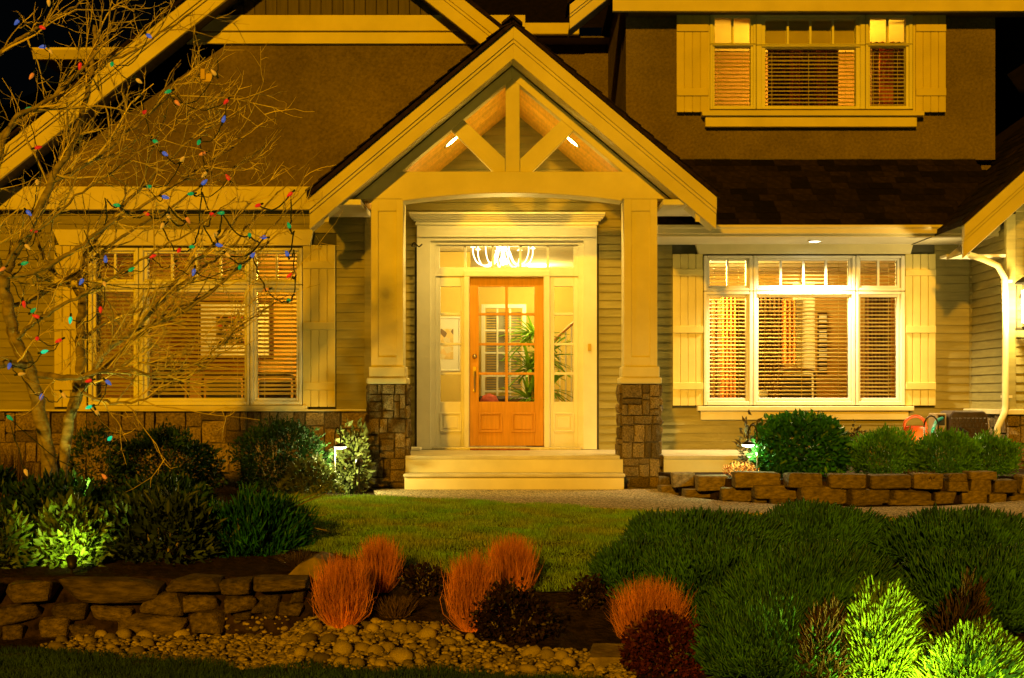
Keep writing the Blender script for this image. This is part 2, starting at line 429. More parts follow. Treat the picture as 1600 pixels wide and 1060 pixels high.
# --- windows ------------------------------------------------------
def window(label, d, cells, sill, header=None, apron=None, full=None, slat=.046, tilt=27, skip_blind=(), shade=()):
    # cells: (frame px x0,x1,y0,y1, glass px x0,x1,y0,y1, lites)
    fr = MB(); lip = MB(); out = []
    for k, (fx0, fx1, fy0, fy1, gx0, gx1, gy0, gy1, n) in enumerate(cells):
        o = (X(fx0, d) + .004, X(fx1, d) - .004, Z(fy1, d) + .004, Z(fy0, d) - .004); g = (X(gx0, d), X(gx1, d), Z(gy1, d), Z(gy0, d))
        mid = tuple(a + (b - a) * .55 for a, b in zip(o, g))
        fr.ring(o, mid, d - .075, d + .05); fr.ring(mid, g, d - .045, d + .05)
        out.append((g, n))
    win = fr.build('window', 'white', house, bevel=.006, label=label)
    if full: MB().ring(tuple(f + s * .0 for f, s in zip((X(full[0], d), X(full[1], d), Z(full[3], d), Z(full[2], d)), (0,) * 4)),
                       (X(full[0] + 3, d), X(full[1] - 3, d), Z(full[3] - 3, d), Z(full[2] + 3, d)), d - .05, d + .049).build('casing', 'trim', win)
    for k, (g, n) in enumerate(out):
        MB().box(g[0] - .01, g[1] + .01, d + .006, d + .012, g[2] - .01, g[3] + .01).build('pane', 'glass', win)
        for i in range(1, n):
            xm = g[0] + (g[1] - g[0]) * i / n
            MB().box(xm - .013, xm + .013, d - .03, d + .003, g[2], g[3]).build('muntin', 'white', win)
        if k in skip_blind: continue
        if k in shade:
            MB().box(g[0] - .03, g[1] + .03, d + .075, d + .079, g[2] - .03, g[3] + .03).build('roller_shade', 'blind', win); continue
        b = MB(); z = g[3] - .02; sag = RNG.uniform(-.004, .004)
        while z > g[2] + .01:
            t = R(tilt + RNG.normal(0, 3.5))
            dy, dz = .022 * math.cos(t), .022 * math.sin(t); yc = d + .10
            b.add([(g[0] - .02, yc - dy, z - dz), (g[1] + .02, yc - dy, z - dz), (g[1] + .02, yc + dy, z + dz), (g[0] - .02, yc + dy, z + dz),
                   (g[0] - .02, yc - dy, z - dz - .008), (g[1] + .02, yc - dy, z - dz - .008), (g[1] + .02, yc + dy, z + dz - .008), (g[0] - .02, yc + dy, z + dz - .008)],
                  [(0, 1, 2, 3), (7, 6, 5, 4), (0, 4, 5, 1), (2, 6, 7, 3)])
            z -= slat
        for u in (.16, .84) if g[1] - g[0] < .7 else (.09, .5, .91):
            xc = g[0] + (g[1] - g[0]) * u; b.box(xc - .003, xc + .003, d + .074, d + .077, g[2], g[3])
        o = b.build('blind', 'blind', win); o['kind'] = 'stuff'
    x0, x1, y0, y1 = sill
    MB().box(X(x0, d), X(x1, d), d - .13, d - .0, Z(y1, d), Z(y0, d)).build('sill', 'trim', win, bevel=.006)
    if apron:
        x0, x1, y0, y1 = apron; MB().box(X(x0, d), X(x1, d), d - .075, d - .0, Z(y1, d), Z(y0, d) - .001).build('apron', 'trim', win, bevel=.004)
    if header:
        xt0, xt1, xb0, xb1, y0, y1 = header
        MB().prism([(X(xt0, d), Z(y0, d)), (X(xb0, d), Z(y1, d)), (X(xb1, d), Z(y1, d)), (X(xt1, d), Z(y0, d))], d - .085, d, 'y').build('header', 'trim', win, bevel=.004)
    return win
def shutter(label, d, x0, x1, y0, y1, battens):
    xa, xb, za, zb = X(x0, d), X(x1, d), Z(y1, d), Z(y0, d)
    back = MB().box(xa + .01, xb - .01, d - .045, d - .012, za + .01, zb - .01).build('shutter', 'shutter', house, label=label)
    n = 4
    for i in range(n):
        MB().box(xa + (xb - xa) * i / n + .003, xa + (xb - xa) * (i + 1) / n - .003, d - .062, d - .04, za, zb).build('shutter_board', 'shutter', back, bevel=.004)
    for p, q in battens:
        MB().box(xa + .004, xb - .004, d - .084, d - .058, Z(q, d), Z(p, d)).build('batten', 'shutter', back, bevel=.004)

def rect(d, x0, x1, y0, y1): return (X(x0, d), X(x1, d), Z(y1, d), Z(y0, d))
LW = rect(DL, 152, 464, 392, 628); RW = rect(DW, 1104, 1406, 404, 628); DOORR = rect(DW, 676, 908, 376, 702); UW = rect(DW, 1112, 1418, 25, 170)

# --- left wing ----------------------------------------------------
zl = Z(640, DL)
mb = MB(); openings_wall(mb, -8.0, X(577, DL), -.2, 3.3, [LW], DL + .005, DL + .16)
lw = mb.build('wall', 'backing', house)
siding(lw, -8.0, X(577, DL), zl, Z(326, DL), DL, [rect(DL, 86, 526, 358, 640)])
MB().box(X(570, DL), X(580, DL), DL - .03, DL + .9, zl, Z(326, DL)).build('corner_board', 'siding', lw)
MB().box(-8.0, X(577, DL), DL - .13, DL + .005, Z(643, DL), zl).build('stone_cap', 'trim', lw, bevel=.006)
ashlar(lw, X(-30, DL), X(577, DL), -.05, Z(643.4, DL), DL - .02, 'y', random.Random(4), mn=.11, mx=.42, t=.07)
MB().box(-8.0, X(577, DL), DL - .03, DL + .004, -.2, Z(643.4, DL)).build('mortar_bed', 'mortar', lw)
cells = []
for (a, b, ga, gb, n) in ((140, 219, 152, 210, 2), (219, 392, 232, 383, 4), (392, 474, 402, 464, 2)):
    cells += [(a, b, 388, 446, ga, gb, 397, 437, n), (a, b, 446, 634, ga, gb, 457, 622, 1)]
window('wide six light window behind the bare tree, with dim room', DL, cells, (128, 482, 634, 640), (85, 491, 96, 486, 360, 385), slat=.047, tilt=27)
shutter('board shutter beside the porch column', DL, 474, 525, 384, 636, ((409, 421), (504, 516), (598, 610)))
shutter('board shutter behind the tree trunks', DL, 87, 138, 384, 636, ((409, 421), (504, 516), (598, 610)))
# gable above
DS = 16.12
def zrake(x): return 6.27 - .795 * abs(x + 2.06)
xr = .15
poly = [(-8.0, Z(300, DS)), (X(500, DS), Z(300, DS)), (-1.70, Z(300, DS)), (-1.70, 4.86 - .84 * 1.70), (-.06, 4.86), (xr, 4.72), (xr, zrake(xr) + .1), (-2.06, 6.37), (-8.0, zrake(-8.0) + .1)]
gm = MB()
zq = lambda x: 4.86 - .84 * abs(x)
gm.prism([(-8.0, Z(300, DS)), (-1.70, Z(300, DS)), (-1.70, zrake(-1.70) + .1), (-2.06, 6.37), (-8.0, zrake(-8.0) + .1)], DS, DS + .12, 'y')
gm.prism([(-1.70, zq(-1.70)), (-.06, zq(-.06)), (-.06, zrake(-.06) + .1), (-1.70, zrake(-1.70) + .1)], DS, DS + .12, 'y')
gm.prism([(-.06, zq(.06)), (xr, zq(xr)), (xr, zrake(xr) + .1), (-.06, zrake(-.06) + .1)], DS, DS + .12, 'y')
gw = gm.build('gable_wall', 'stucco', house)
MB().box(-8.0, X(497, DS), DS - .07, DS + .01, Z(328, DS - .05), Z(292, DS - .05)).build('belly_band', 'trim', gw, bevel=.004)
MB().prism([(X(292, DS), Z(70, DS)), (xr, Z(70, DS)), (xr, Z(52.5, DS)), (X(313, DS), Z(52.5, DS))], DS - .05, DS + .01, 'y').build('belly_band', 'trim', gw, bevel=.004)
MB().prism([(X(314, DS), Z(50.5, DS)), (xr, Z(50.5, DS)), (xr, Z(26, DS)), (X(342, DS), Z(26, DS))], DS - .065, DS + .01, 'y').build('belly_band', 'trim', gw, bevel=.004)
x = X(330, DS); 
while x < X(680, DS):
    MB().box(x + .002, x + .122, DS - .03 + RNG.uniform(-.002, .002), DS + .01, Z(25, DS), zrake(x) + .05).build('gable_board', 'board', gw, bevel=.004)
    x += .125
# big rake boards, each of three stepped strips, and roof slab
def rake(p0, p1, hv, y0, name='rake_board', par=None, strips=3, proud=.022):
    (xa, za), (xb, zb) = p0, p1          # top edge ends; hv = vertical depth
    for k in range(strips):
        u0 = (0, .40, .52, 1)[k] if strips == 3 else k / strips; u1 = (0, .40, .52, 1)[k + 1] if strips == 3 else (k + 1) / strips
        MB().prism([(xa, za - hv * u1 + .002), (xb, zb - hv * u1 + .002), (xb, zb - hv * u0), (xa, za - hv * u0)], y0 - proud * (strips - 1 - k), y0 + .05, 'y').build(name, 'trim', par or house, bevel=.003)
DR = 15.7
ap = (-2.06, 6.60); 
bigroof = MB()
for sx, xe in ((-1, -8.0), (1, .15)):
    ze = ap[1] - .795 * abs(xe - ap[0])
    bigroof.prism([(xe, ze + .003), ap[:1] + (ap[1] + .003,), (ap[0], ap[1] + .045), (xe, ze + .045)], DR - .09, 22.0, 'y')
br = bigroof.build('roof', 'shingle', house, label='steep dark roof over the wing behind the bare tree')
for xe in (-8.0, .15): rake((ap[0], ap[1]), (xe, ap[1] - .795 * abs(xe - ap[0])), .335, DR, par=br)
for xe in (-8.0, .15):
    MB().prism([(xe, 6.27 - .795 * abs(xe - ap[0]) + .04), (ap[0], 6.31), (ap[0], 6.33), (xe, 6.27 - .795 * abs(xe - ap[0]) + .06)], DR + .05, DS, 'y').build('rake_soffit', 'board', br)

# --- entry wall and right wall -------------------------------------
PZ, PS = 4.47, .84                          # porch ceiling apex and slope
mb = MB(); zb = .37
openings_wall(mb, X(577, DL), X(1517, DW) + .2, 0, 3.0, [DOORR, RW], DW + .005, DW + .16)
mb.prism([(-1.5, 3.0), (1.5, 3.0), (1.5, 3.2), (0, 4.5), (-1.5, 3.2)], DW + .005, DW + .16, 'y')
ew = mb.build('wall', 'backing', house)
block = [rect(DW, 648, 936, 340, 704), rect(DW, 1050, 1460, 384, 640), rect(DW, 1094, 1417, 630, 657)]
siding(ew, X(577, DL), X(1517, DW), zb + .0, 2.86, DW, block)
siding(ew, -1.5, 1.5, 2.86, 4.46, DW, clip=lambda z: (-(PZ - z) / PS - .03, (PZ - z) / PS + .03))
cells = []
for (a, b, ga, gb, n) in ((1098, 1175, 1108, 1165, 2), (1175, 1335, 1184, 1325, 4), (1335, 1412, 1343, 1400, 2)):
    cells += [(a, b, 400, 456, ga, gb, 408, 447, n), (a, b, 456, 634, ga, gb, 465, 622, 1)]
window('bright six light window over the clipped hedge, sill glaring white', DW, cells, (1088, 1424, 635, 642), (1085, 1425, 1090, 1420, 380, 398), (1094, 1417, 642, 656), tilt=15)
shutter('board shutter between porch column and bright lower window', DW, 1050, 1098, 398, 634, ((422, 432), (510, 521), (598, 609)))
shutter('board shutter beside the bare siding near the downspout', DW, 1412, 1460, 398, 634, ((422, 432), (510, 521), (598, 609)))
# pent roof with separate shingles, gutter and soffit
x0, x1 = X(1026, 16.2), 5.6
z0, z1 = Z(352, 16.2), Z(250, DW); sl = (z1 - z0) / (DW - 16.2)
pr = MB().prism([(16.2, z0 - .05), (DW, z1 - .05), (DW, z1 - .01), (16.2, z0 - .01)], x0, x1, 'x').build('pent_roof', 'shingle', house)
MB().box(x0, x1, DW - .02, DW + .02, z1 - .05, z1 + .012).build('flashing', 'board', pr)
rows = 11; n = Vector((0, -sl, 1)).normalized(); dvec = Vector((0, 1, sl)).normalized(); L = math.hypot(1, sl)
SHM = []
for k, w in enumerate((.20, .24, .28)):
    me = MB().box(0, w - .004, 0, L / rows * 1.25, 0, .010); m_ = bpy.data.meshes.new('shingle'); m_.from_pydata(me.v, [], me.f); m_.materials.append(M['shingle']); SHM.append((m_, w))
ang = math.atan(sl)
for r_ in range(rows):
    x = x0 + RNG.uniform(-.1, 0)
    while x < x1 - .05:
        m_, w = SHM[RNG.integers(3)]
        base = Vector((x, 16.2, z0 - .008)) + dvec * (L / rows * r_ - .02) + n * (.012 + RNG.uniform(0, .006))
        o = place_mesh('shingle', m_, base, (1, 1, 1), pr, (ang - .035, 0, 0)); x += w
gut = MB().prism([(16.10, Z(365, 16.1)), (16.20, Z(365, 16.1)), (16.20, Z(352, 16.1)), (16.06, Z(352, 16.1)), (16.06, Z(356, 16.1)), (16.085, Z(358, 16.1))], x0, X(1512, 16.1), 'x').build('gutter', 'trim', house, bevel=.004, label='long eave gutter over the bright lower window')
zs = 2.855
sf = MB().box(x0, 5.6, 16.2, DW, zs, zs + .03).build('soffit', 'white', house)
MB().box(x0, 5.6, 16.18, 16.21, zs - .02, Z(353, 16.2)).build('fascia', 'trim', sf)
for k in range(9): MB().box(x0, 5.6, 16.24 + k * .105, 16.24 + k * .105 + .097, zs - .008, zs + .001).build('soffit_board', 'white', sf, bevel=.003)

# --- upper dormer ---------------------------------------------------
xd0, xd1 = X(978, DW), X(1555, DW)
mb = MB(); openings_wall(mb, xd0, xd1, z1 + .0, 6.4, [UW], DW + .0, DW + .15)
mb.box(xd0, xd0 + .12, DW + .15, 20.5, 3.4, 6.4); mb.box(xd1 - .12, xd1, DW + .15, 20.5, 3.4, 6.4)
dm = mb.build('dormer_wall', 'stucco', house)
D2 = DW - .035
cells = [(1108, 1180, 22, 71.5, 1116, 1172, 30, 69, 2), (1180, 1350, 22, 73, 1195, 1336, 32, 70, 4), (1350, 1424, 22, 71.5, 1358, 1414, 30, 69, 2),
         (1108, 1180, 71.5, 173, 1116, 1172, 75, 167, 1), (1180, 1350, 73, 173, 1195, 1336, 77, 167, 1), (1350, 1424, 71.5, 173, 1358, 1414, 75, 167, 1)]
window('upstairs window with glowing yellow top corner panes', D2, cells, (1095, 1440, 177, 184), None, (1101, 1430, 184.4, 200), (1105, 1428, 18, 177), tilt=25, skip_blind=(0, 2), shade=(1,))
shutter('shutter upstairs, the one nearer the porch gable', D2, 1056, 1106, 17, 177, ((41, 52), (140, 152)))
shutter('shutter upstairs, the one nearer the dormer corner', D2, 1428, 1476, 17, 177, ((41, 52), (140, 152)))
DU = 16.75
MB().box(X(958, DU), 7.2, DU + .05, DU + .11, Z(15.5, DU), 6.4).build('frieze_board', 'trim', dm)
MB().box(X(985, DU), 7.2, DU + .11, DW, Z(15.5, DU) + .03, Z(15.5, DU) + .06).build('dormer_soffit', 'board', dm)
pe = (X(890, DU), Z(9, DU)); rr = MB(); pk = (pe[0] + 3.2, pe[1] + 3.2 * .80)
rr.prism([(pe[0] - .03, pe[1] + .004), (pk[0], pk[1] + .03), (pk[0], pk[1] + .08), (pe[0] - .03, pe[1] + .05)], DU - .1, 17.35, 'y')
qx = xd0 - .12
rr.prism([(qx, pe[1] + .03 + (qx - pe[0]) * .8), (pk[0], pk[1] + .03), (pk[0], pk[1] + .08), (qx, pe[1] + .08 + (qx - pe[0]) * .8)], 17.35, 20.5, 'y')
rr.prism([(2 * pk[0] - pe[0], pe[1] + .004), (pk[0], pk[1] + .03), (pk[0], pk[1] + .08), (2 * pk[0] - pe[0], pe[1] + .05)], DU - .1, 20.5, 'y')
ur = rr.build('dormer_roof', 'shingle', house)
rake(pe, pk, Z(9, DU) - Z(46, DU), DU, par=ur)
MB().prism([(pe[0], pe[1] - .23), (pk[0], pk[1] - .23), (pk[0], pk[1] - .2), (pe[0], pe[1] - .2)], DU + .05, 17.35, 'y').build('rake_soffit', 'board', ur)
# recessed upper wall between wing and dormer, with its eave, and main roof
rw = MB().box(-.4, xd0, 20.4, 20.5, 3.4, Z(60, 20.4)).build('recessed_wall', 'stucco', house)
MB().box(-.6, X(905, 19.9), 19.85, 19.97, Z(55, 19.9), Z(37, 19.9)).build('gutter', 'trim', rw, bevel=.01)
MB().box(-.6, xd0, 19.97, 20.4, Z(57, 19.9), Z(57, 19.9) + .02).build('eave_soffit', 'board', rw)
mr = MB(); ze = Z(40, 19.9)
mr.prism([(19.9, ze - .03), (25, ze + 4.0), (25, ze + 4.05), (19.9, ze + .02)], -.6, 9.0, 'x'); mrf = mr.build('main_roof', 'shingle', house)
MB().box(xd1, 9.5, 20.4, 20.5, 2.5, ze + .02).build('recessed_wall', 'shingle', house)  # wall, not roof: near-black shingle colour stands in for the shadow here
lg = MB().prism([(19.90, Z(93, 19.9)), (19.98, Z(93, 19.9)), (19.98, Z(76, 19.9)), (19.83, Z(76, 19.9)), (19.83, Z(80, 19.9))], X(52, 19.9), X(240, 19.9), 'x').build('gutter', 'trim', house, bevel=.006, label='short eave gutter seen through the tree twigs')
MB().prism([(19.9, Z(76, 19.9)), (20.9, Z(76, 19.9) + .1), (20.9, Z(93, 19.9)), (19.98, Z(93, 19.9))], X(60, 19.9), X(240, 19.9), 'x').build('eave_box', 'board', lg)

# --- garage bump at the end with its gabled roof --------------------
XG = X(1517, DW)
zgs = Z(640, DG)
mb = MB(); mb.box(XG + .004, XG + .12, DG + .004, DW, 0, 2.95); mb.prism([(XG + .12, 0), (9.0, 0), (9.0, 6.3), (XG + .12, 3.15)], DG + .004, DG + .12, 'y')
gb = mb.build('garage_wall', 'backing', house)
siding_x(gb, DG + .0, DW - .025, zgs, 2.9, XG)
siding(gb, XG + .08, 8.6, zgs, 3.5, DG)
MB().box(XG - .03, XG + .075, DG - .03, DG + .06, zgs, 3.05).build('corner_board', 'siding', gb, bevel=.004)
MB().box(XG - .022, XG - .0, DW - .06, DW - .02, zgs, 2.86).build('corner_board', 'siding', gb)
MB().box(XG - .10, 8.6, DG - .12, DG, Z(648, DG), zgs).build('stone_cap', 'trim', gb, bevel=.006)
MB().box(XG - .10, XG, DG, DW - .02, Z(648, DG), zgs).build('stone_cap', 'trim', gb, bevel=.006)
ashlar(gb, XG - .03, 8.0, -.02, Z(648.5, DG), DG - .01, 'y', random.Random(12), mn=.10, mx=.36, t=.06)
ashlar(gb, DG - .02, DW - .02, -.02, Z(648.5, DG), XG - .01, 'x', random.Random(13), mn=.10, mx=.36, t=.06)
DGR = 15.25
ge = (X(1505, DGR), Z(351, DGR)); gpk = (ge[0] + 3.4, ge[1] + 3.4 * .9)
gr = MB()
for s_ in (1, -1):
    q = (lambda x: x) if s_ > 0 else (lambda x: 2 * gpk[0] - x)
    gr.prism([(q(ge[0] - .03), ge[1] - .02), (q(gpk[0]), gpk[1] + .007), (q(gpk[0]), gpk[1] + .05), (q(ge[0] - .03), ge[1] + .025)], DGR - .08, 21.5, 'y')
gro = gr.build('garage_roof', 'shingle', house, label='garage roof slope rising past the dormer corner')
m_ = MB().box(0, .24, 0, .22, 0, .012); gsh = bpy.data.meshes.new('shingle'); gsh.from_pydata(m_.v, [], m_.f); gsh.materials.append(M['shingle'])
ga = math.atan(.9); gn = Vector((-.9, 0, 1)).normalized()
for r_ in range(15):
    y = DGR - .05 + (r_ % 2) * .11
    while y < 18.6:
        t = r_ * .155
        base = Vector((ge[0] + t * math.cos(ga) - .02, y, ge[1] + .025 + t * math.sin(ga))) + gn * (.004 + RNG.uniform(0, .005))
        if y > DW + .1 and base.x < xd1 + .02 or (base.x - .8) * 1 > 6.9: y += .245; continue
        if r_ < 11 or y > 16.6: place_mesh('shingle', gsh, base, (1, 1, 1), gro, (0, -ga - .02 + .06, 0)).rotation_euler = (0, -ga + .03, 0)
        y += .245
rake(ge, gpk, Z(351, DGR) - Z(404, DGR), DGR, par=gro, strips=3)
hv = Z(351, DGR) - Z(404, DGR)
MB().prism([(ge[0] + .02, ge[1] - hv + .05), (gpk[0], gpk[1] - hv + .05), (gpk[0], gpk[1] - hv + .08), (ge[0] + .02, ge[1] - hv + .08)], DGR + .05, DG, 'y').build('rake_soffit', 'trim', gro)
MB().box(ge[0] + .02, XG + .02, DG, DW - 1.05, ge[1] - hv + .08, ge[1] - hv + .11).build('eave_soffit', 'white', gro)
pts = [(X(1523, 15.72), 15.9, Z(396, 15.72)), (X(1541, 15.75), 15.84, Z(404, 15.75)), (X(1560, 15.78), 15.78, Z(416, 15.78)), (X(1569, 15.8), 15.78, Z(436, 15.8)), (X(1570, 15.8), 15.78, Z(520, 15.8)), (X(1570, 15.8), 15.78, Z(632, 15.8)), (X(1567, 15.8), 15.74, Z(645, 15.8)), (X(1557, 15.7), 15.66, Z(668, 15.7)), (X(1556, 15.7), 15.66, Z(720, 15.7)), (X(1556, 15.7), 15.66, .0)]
dsp = MB().tube(pts, .037, 10).build('downspout', 'trim', house, smooth=True)
for py in (440, 620): MB().box(X(1566, 15.8), X(1580, 15.8), 15.76, 15.86, Z(py + 2, 15.8), Z(py - 2, 15.8)).build('bracket', 'trim', dsp)

# --- porch -----------------------------------------------------------
DP, DT = 15.0, 15.4
pap = (.015, 4.91); PW = 2.145
roof = MB()
for s_ in (-1, 1):
    roof.prism([(s_ * PW * 1.01 + .01, pap[1] - PS * PW * 1.01 + .004), (pap[0], pap[1] + .004), (pap[0], pap[1] + .05), (s_ * PW * 1.01 + .01, pap[1] - PS * PW * 1.01 + .05)], DP - .09, 20.4, 'y')
pg = roof.build('porch_roof', 'shingle', house, label='dark shingled roof edge over the porch gable')
# visible shingle butts along both rakes
for s_ in (-1, 1):
    for k in range(16):
        t0 = k / 16; t1 = (k + 1) / 16 + .012
        xa, xb = s_ * PW * 1.01 * (1 - t0), s_ * PW * 1.01 * (1 - t1)
        MB().prism([(xa, 4.91 - PS * abs(xa) + .066), (xb, 4.91 - PS * abs(xb) + .052), (xb, 4.91 - PS * abs(xb) + .062), (xa, 4.91 - PS * abs(xa) + .082)], DP - .11, DP + .4, 'y').build('shingle', 'shingle', pg)
MB().prism([(-.11, 4.90), (0, 4.99), (.11, 4.90), (.11, 4.93), (0, 5.02), (-.11, 4.93)], DP - .12, 17.1, 'y').build('ridge_cap', 'shingle', pg)
for s_ in (-1, 1): rake((pap[0], pap[1]), (s_ * PW + .01, pap[1] - PS * PW), .335, DP, par=pg)
for s_ in (-1, 1):
    MB().prism([(s_ * PW, 4.60 - PS * PW), (0, 4.60), (0, 4.63), (s_ * PW, 4.63 - PS * PW)], DP + .05, DT, 'y').build('rake_soffit', 'trim', pg)
    MB().box(s_ * 1.60, s_ * 2.06, DP + .06, 16.08 if s_ < 0 else 16.0, 3.04, 3.10).build('eave_soffit', 'white', pg, bevel=.004)
    MB().prism([(DP + .05, 2.86), (DP + .16, 3.04), (DP + .05, 3.04)], s_ * 1.94, s_ * 1.99, 'x').build('eave_bracket', 'trim', pg)
# vault ceiling of planks
for s_ in (-1, 1):
    back = MB().prism([(0, PZ + .02), (s_ * 1.62, PZ + .02 - PS * 1.62), (s_ * 1.62, PZ + .05 - PS * 1.62), (0, PZ + .05)], DT + .18, DW, 'y').build('porch_ceiling', 'vault', house)
    y = DT + .16; nb = 14; w = (DW - y) / nb
    for k in range(nb):
        MB().prism([(0, PZ), (s_ * 1.60, PZ - PS * 1.60), (s_ * 1.60, PZ - PS * 1.60 + .016), (0, PZ + .016)], y + k * w + .003, y + (k + 1) * w - .003, 'y').build('ceiling_plank', 'vault', back)
# truss
tr = MB(); xo = lambda z: (4.585 - z) / PS
zb0, zb1 = Z(311.5, DT), Z(268.5, DT)
arch = []
for k in range(25):
    u = -1 + 2 * k / 24; arch.append((u * 1.182, zb0 - .02 + .085 * (1 - u * u)))
beam = MB().prism([(-xo(zb1), zb1), (-xo(zb0) , zb0), (-1.19, zb0), (-1.19, zb0 - .021)] + arch + [(1.19, zb0 - .021), (1.19, zb0), (xo(zb0), zb0), (xo(zb1), zb1)], DT - .012, DT + .30, 'y').build('porch_beam', 'trim', house, bevel=.006, label='arched porch beam under the open truss')
truss = MB().box(X(790, DT), X(812, DT), DT + .01, DT + .15, zb1 - .0, 4.45).build('truss', 'trim', house, bevel=.005, label='open gable truss with king post and two braces')
for s_ in (-1, 1):
    zt = zb1
    MB().prism([(0, 4.585), (s_ * xo(zt), zt), (s_ * (xo(zt) - .155), zt), (0, 4.455)], DT + .0, DT + .16, 'y').build('rafter', 'trim', truss, bevel=.004)
    a = (s_ * (801 - 783) * DT / F, zb1); 
    q = [(s_ * .02 + .0, zb1)]
    p1 = (X(801 + s_ * 30, DT), zb1); p2 = (X(801 + s_ * 12, DT), Z(248, DT)); p3 = (X(801 + s_ * 83, DT), Z(181, DT)); p4 = (X(801 + s_ * 98, DT), Z(201, DT)); p5 = (X(801 + s_ * 12, DT), zb1)
    MB().prism([p5, p1, p4, p3, p2] if s_ > 0 else [p5, p2, p3, p4, p1], DT + .018, DT + .14, 'y').build('brace', 'trim', truss, bevel=.004)
# columns
def column(x0, x1, label, seed):
    zc = Z(573, DT)
    xa, xb = X(x0, DT), X(x1, DT); y0, y1 = DT + .0, DT + .35
    col = MB().box(xa, xb, y0 + .012, y1, zc, zb0).build('porch_column', 'trim', house, label=label)
    ix0, ix1 = xa + (xb - xa) * .22, xb - (xb - xa) * .22
    MB().ring((xa, xb, zc, zb0 - .001), (ix0, ix1, Z(558, DT), Z(330, DT)), y0 - .006, y0 + .011).build('panel_frame', 'trim', col, bevel=.003)
    MB().box(xa - .022, xb + .022, y0 - .03, y1 + .03, Z(590, DT), zc).build('column_base', 'trim', col, bevel=.008)
    MB().box(xa - .045, xb + .045, y0 - .055, y1 + .05, Z(600, DT), Z(590, DT)).build('column_cap', 'trim', col, bevel=.012)
    sx0, sx1 = xa - .025, xb + .025; zt = Z(600.5, DT)
    MB().box(sx0 + .01, sx1 - .01, y0 + .01, y1 + .02, 0, zt).build('mortar_core', 'mortar', col)
    rnd = random.Random(seed)
    ashlar(col, sx0, sx1, .03, zt, y0 + .01, 'y', rnd, mn=.10, mx=.27, t=.05)
    ashlar(col, y0, y1 + .02, .03, zt, sx0 + .01, 'x', rnd, -1, mn=.10, mx=.27, t=.05)
    ashlar(col, y0, y1 + .02, .03, zt, sx1 - .01, 'x', rnd, 1, mn=.10, mx=.27, t=.05)
column(580, 630, 'porch column on stone base beside the pale lit shrub', 21)
column(975, 1027, 'porch column on stone base beside the low rock wall', 33)
# deck and steps
dk = MB().box(-1.15, 1.165, 15.36, 15.80, .0, .335).box(1.64, 2.78, 15.36, 15.80, .0, .335).box(X(577, DL), 2.78, 15.80, DW, .0, .335).build('porch_deck', 'trim', house)
nb = 14
for k in range(nb):
    y = 15.335 + k * (DW - 15.335) / nb; xa, xb = ((-1.15, 1.165) if y < 15.8 else (X(577, DL), 2.78))
    MB().box(xa, xb, y + .002, y + (DW - 15.335) / nb - .002, .336, .372).build('deck_board', 'deck', dk, bevel=.004)
    if xa < -1.16 or k < 4:
        if k < 4: MB().box(1.64, 2.78, y + .002, y + (DW - 15.335) / nb - .002, .336, .372).build('deck_board', 'deck', dk, bevel=.004)
MB().box(1.66, 2.60, 15.20, 15.34, .0, .16).build('skirt_step', 'backing', dk)
st = MB().box(X(632, 15.1), X(975, 15.1), 15.10, 15.36, .0, .155).build('porch_step', 'trim', house)
MB().box(X(630, 15.06), X(977, 15.06), 15.055, 15.36, .157, .192).build('tread', 'deck', st, bevel=.008)
MB().box(X(632, 15.2), X(975, 15.2), 15.345, 15.36, .193, .333).build('riser', 'trim', st)

# --- entry: surround, transom, sidelights, door --------------------
def ex(px): return X(px, DW)
def ez(py): return Z(py, DW)
prof = []
sur = MB()
sur.ring((ex(652), ex(932), ez(702), ez(372)), (ex(673), ex(911), ez(702) + .0001, ez(377)), DW - .07, DW + .06)
surround = sur.build('entry_surround', 'white', house, bevel=.006, label='tall white door surround with crown and transom')
MB().ring((ex(673), ex(911), ez(702), ez(377)), (ex(681), ex(903), ez(702) + .0001, ez(383)), DW - .04, DW + .06).build('inner_casing', 'white', surround, bevel=.006)
MB().box(ex(652), ex(932), DW - .09, DW, ez(372), ez(351)).build('frieze', 'white', surround, bevel=.004)
MB().box(ex(650), ex(934), DW - .105, DW, ez(353), ez(350)).build('bead', 'white', surround)
for k in range(5):
    u = k / 4; ww = 641 + (1 - math.sin(u * 1.57)) * 10
    MB().box(ex(ww), ex(1585 - ww), DW - .10 - .10 * u, DW, ez(350 - 3 * k), ez(350 - 3 * (k + 1))).build('crown_strip', 'white', surround)
trn = MB(); lx = [(687, 725), (729, 768), (772, 811), (815, 854), (858, 896)]
trn.ring((ex(681), ex(903), ez(432), ez(383)), (ex(687), ex(896), ez(418), ez(385)), DW - .02, DW + .05)
for a, b in zip(lx, lx[1:]): trn.box(ex(a[1]), ex(b[0]), DW - .01, DW + .04, ez(418), ez(385))
transom = trn.build('transom', 'white', house, bevel=.004)
for a, b in lx: MB().box(ex(a), ex(b), DW + .012, DW + .018, ez(418), ez(385)).build('pane', 'glass', transom)
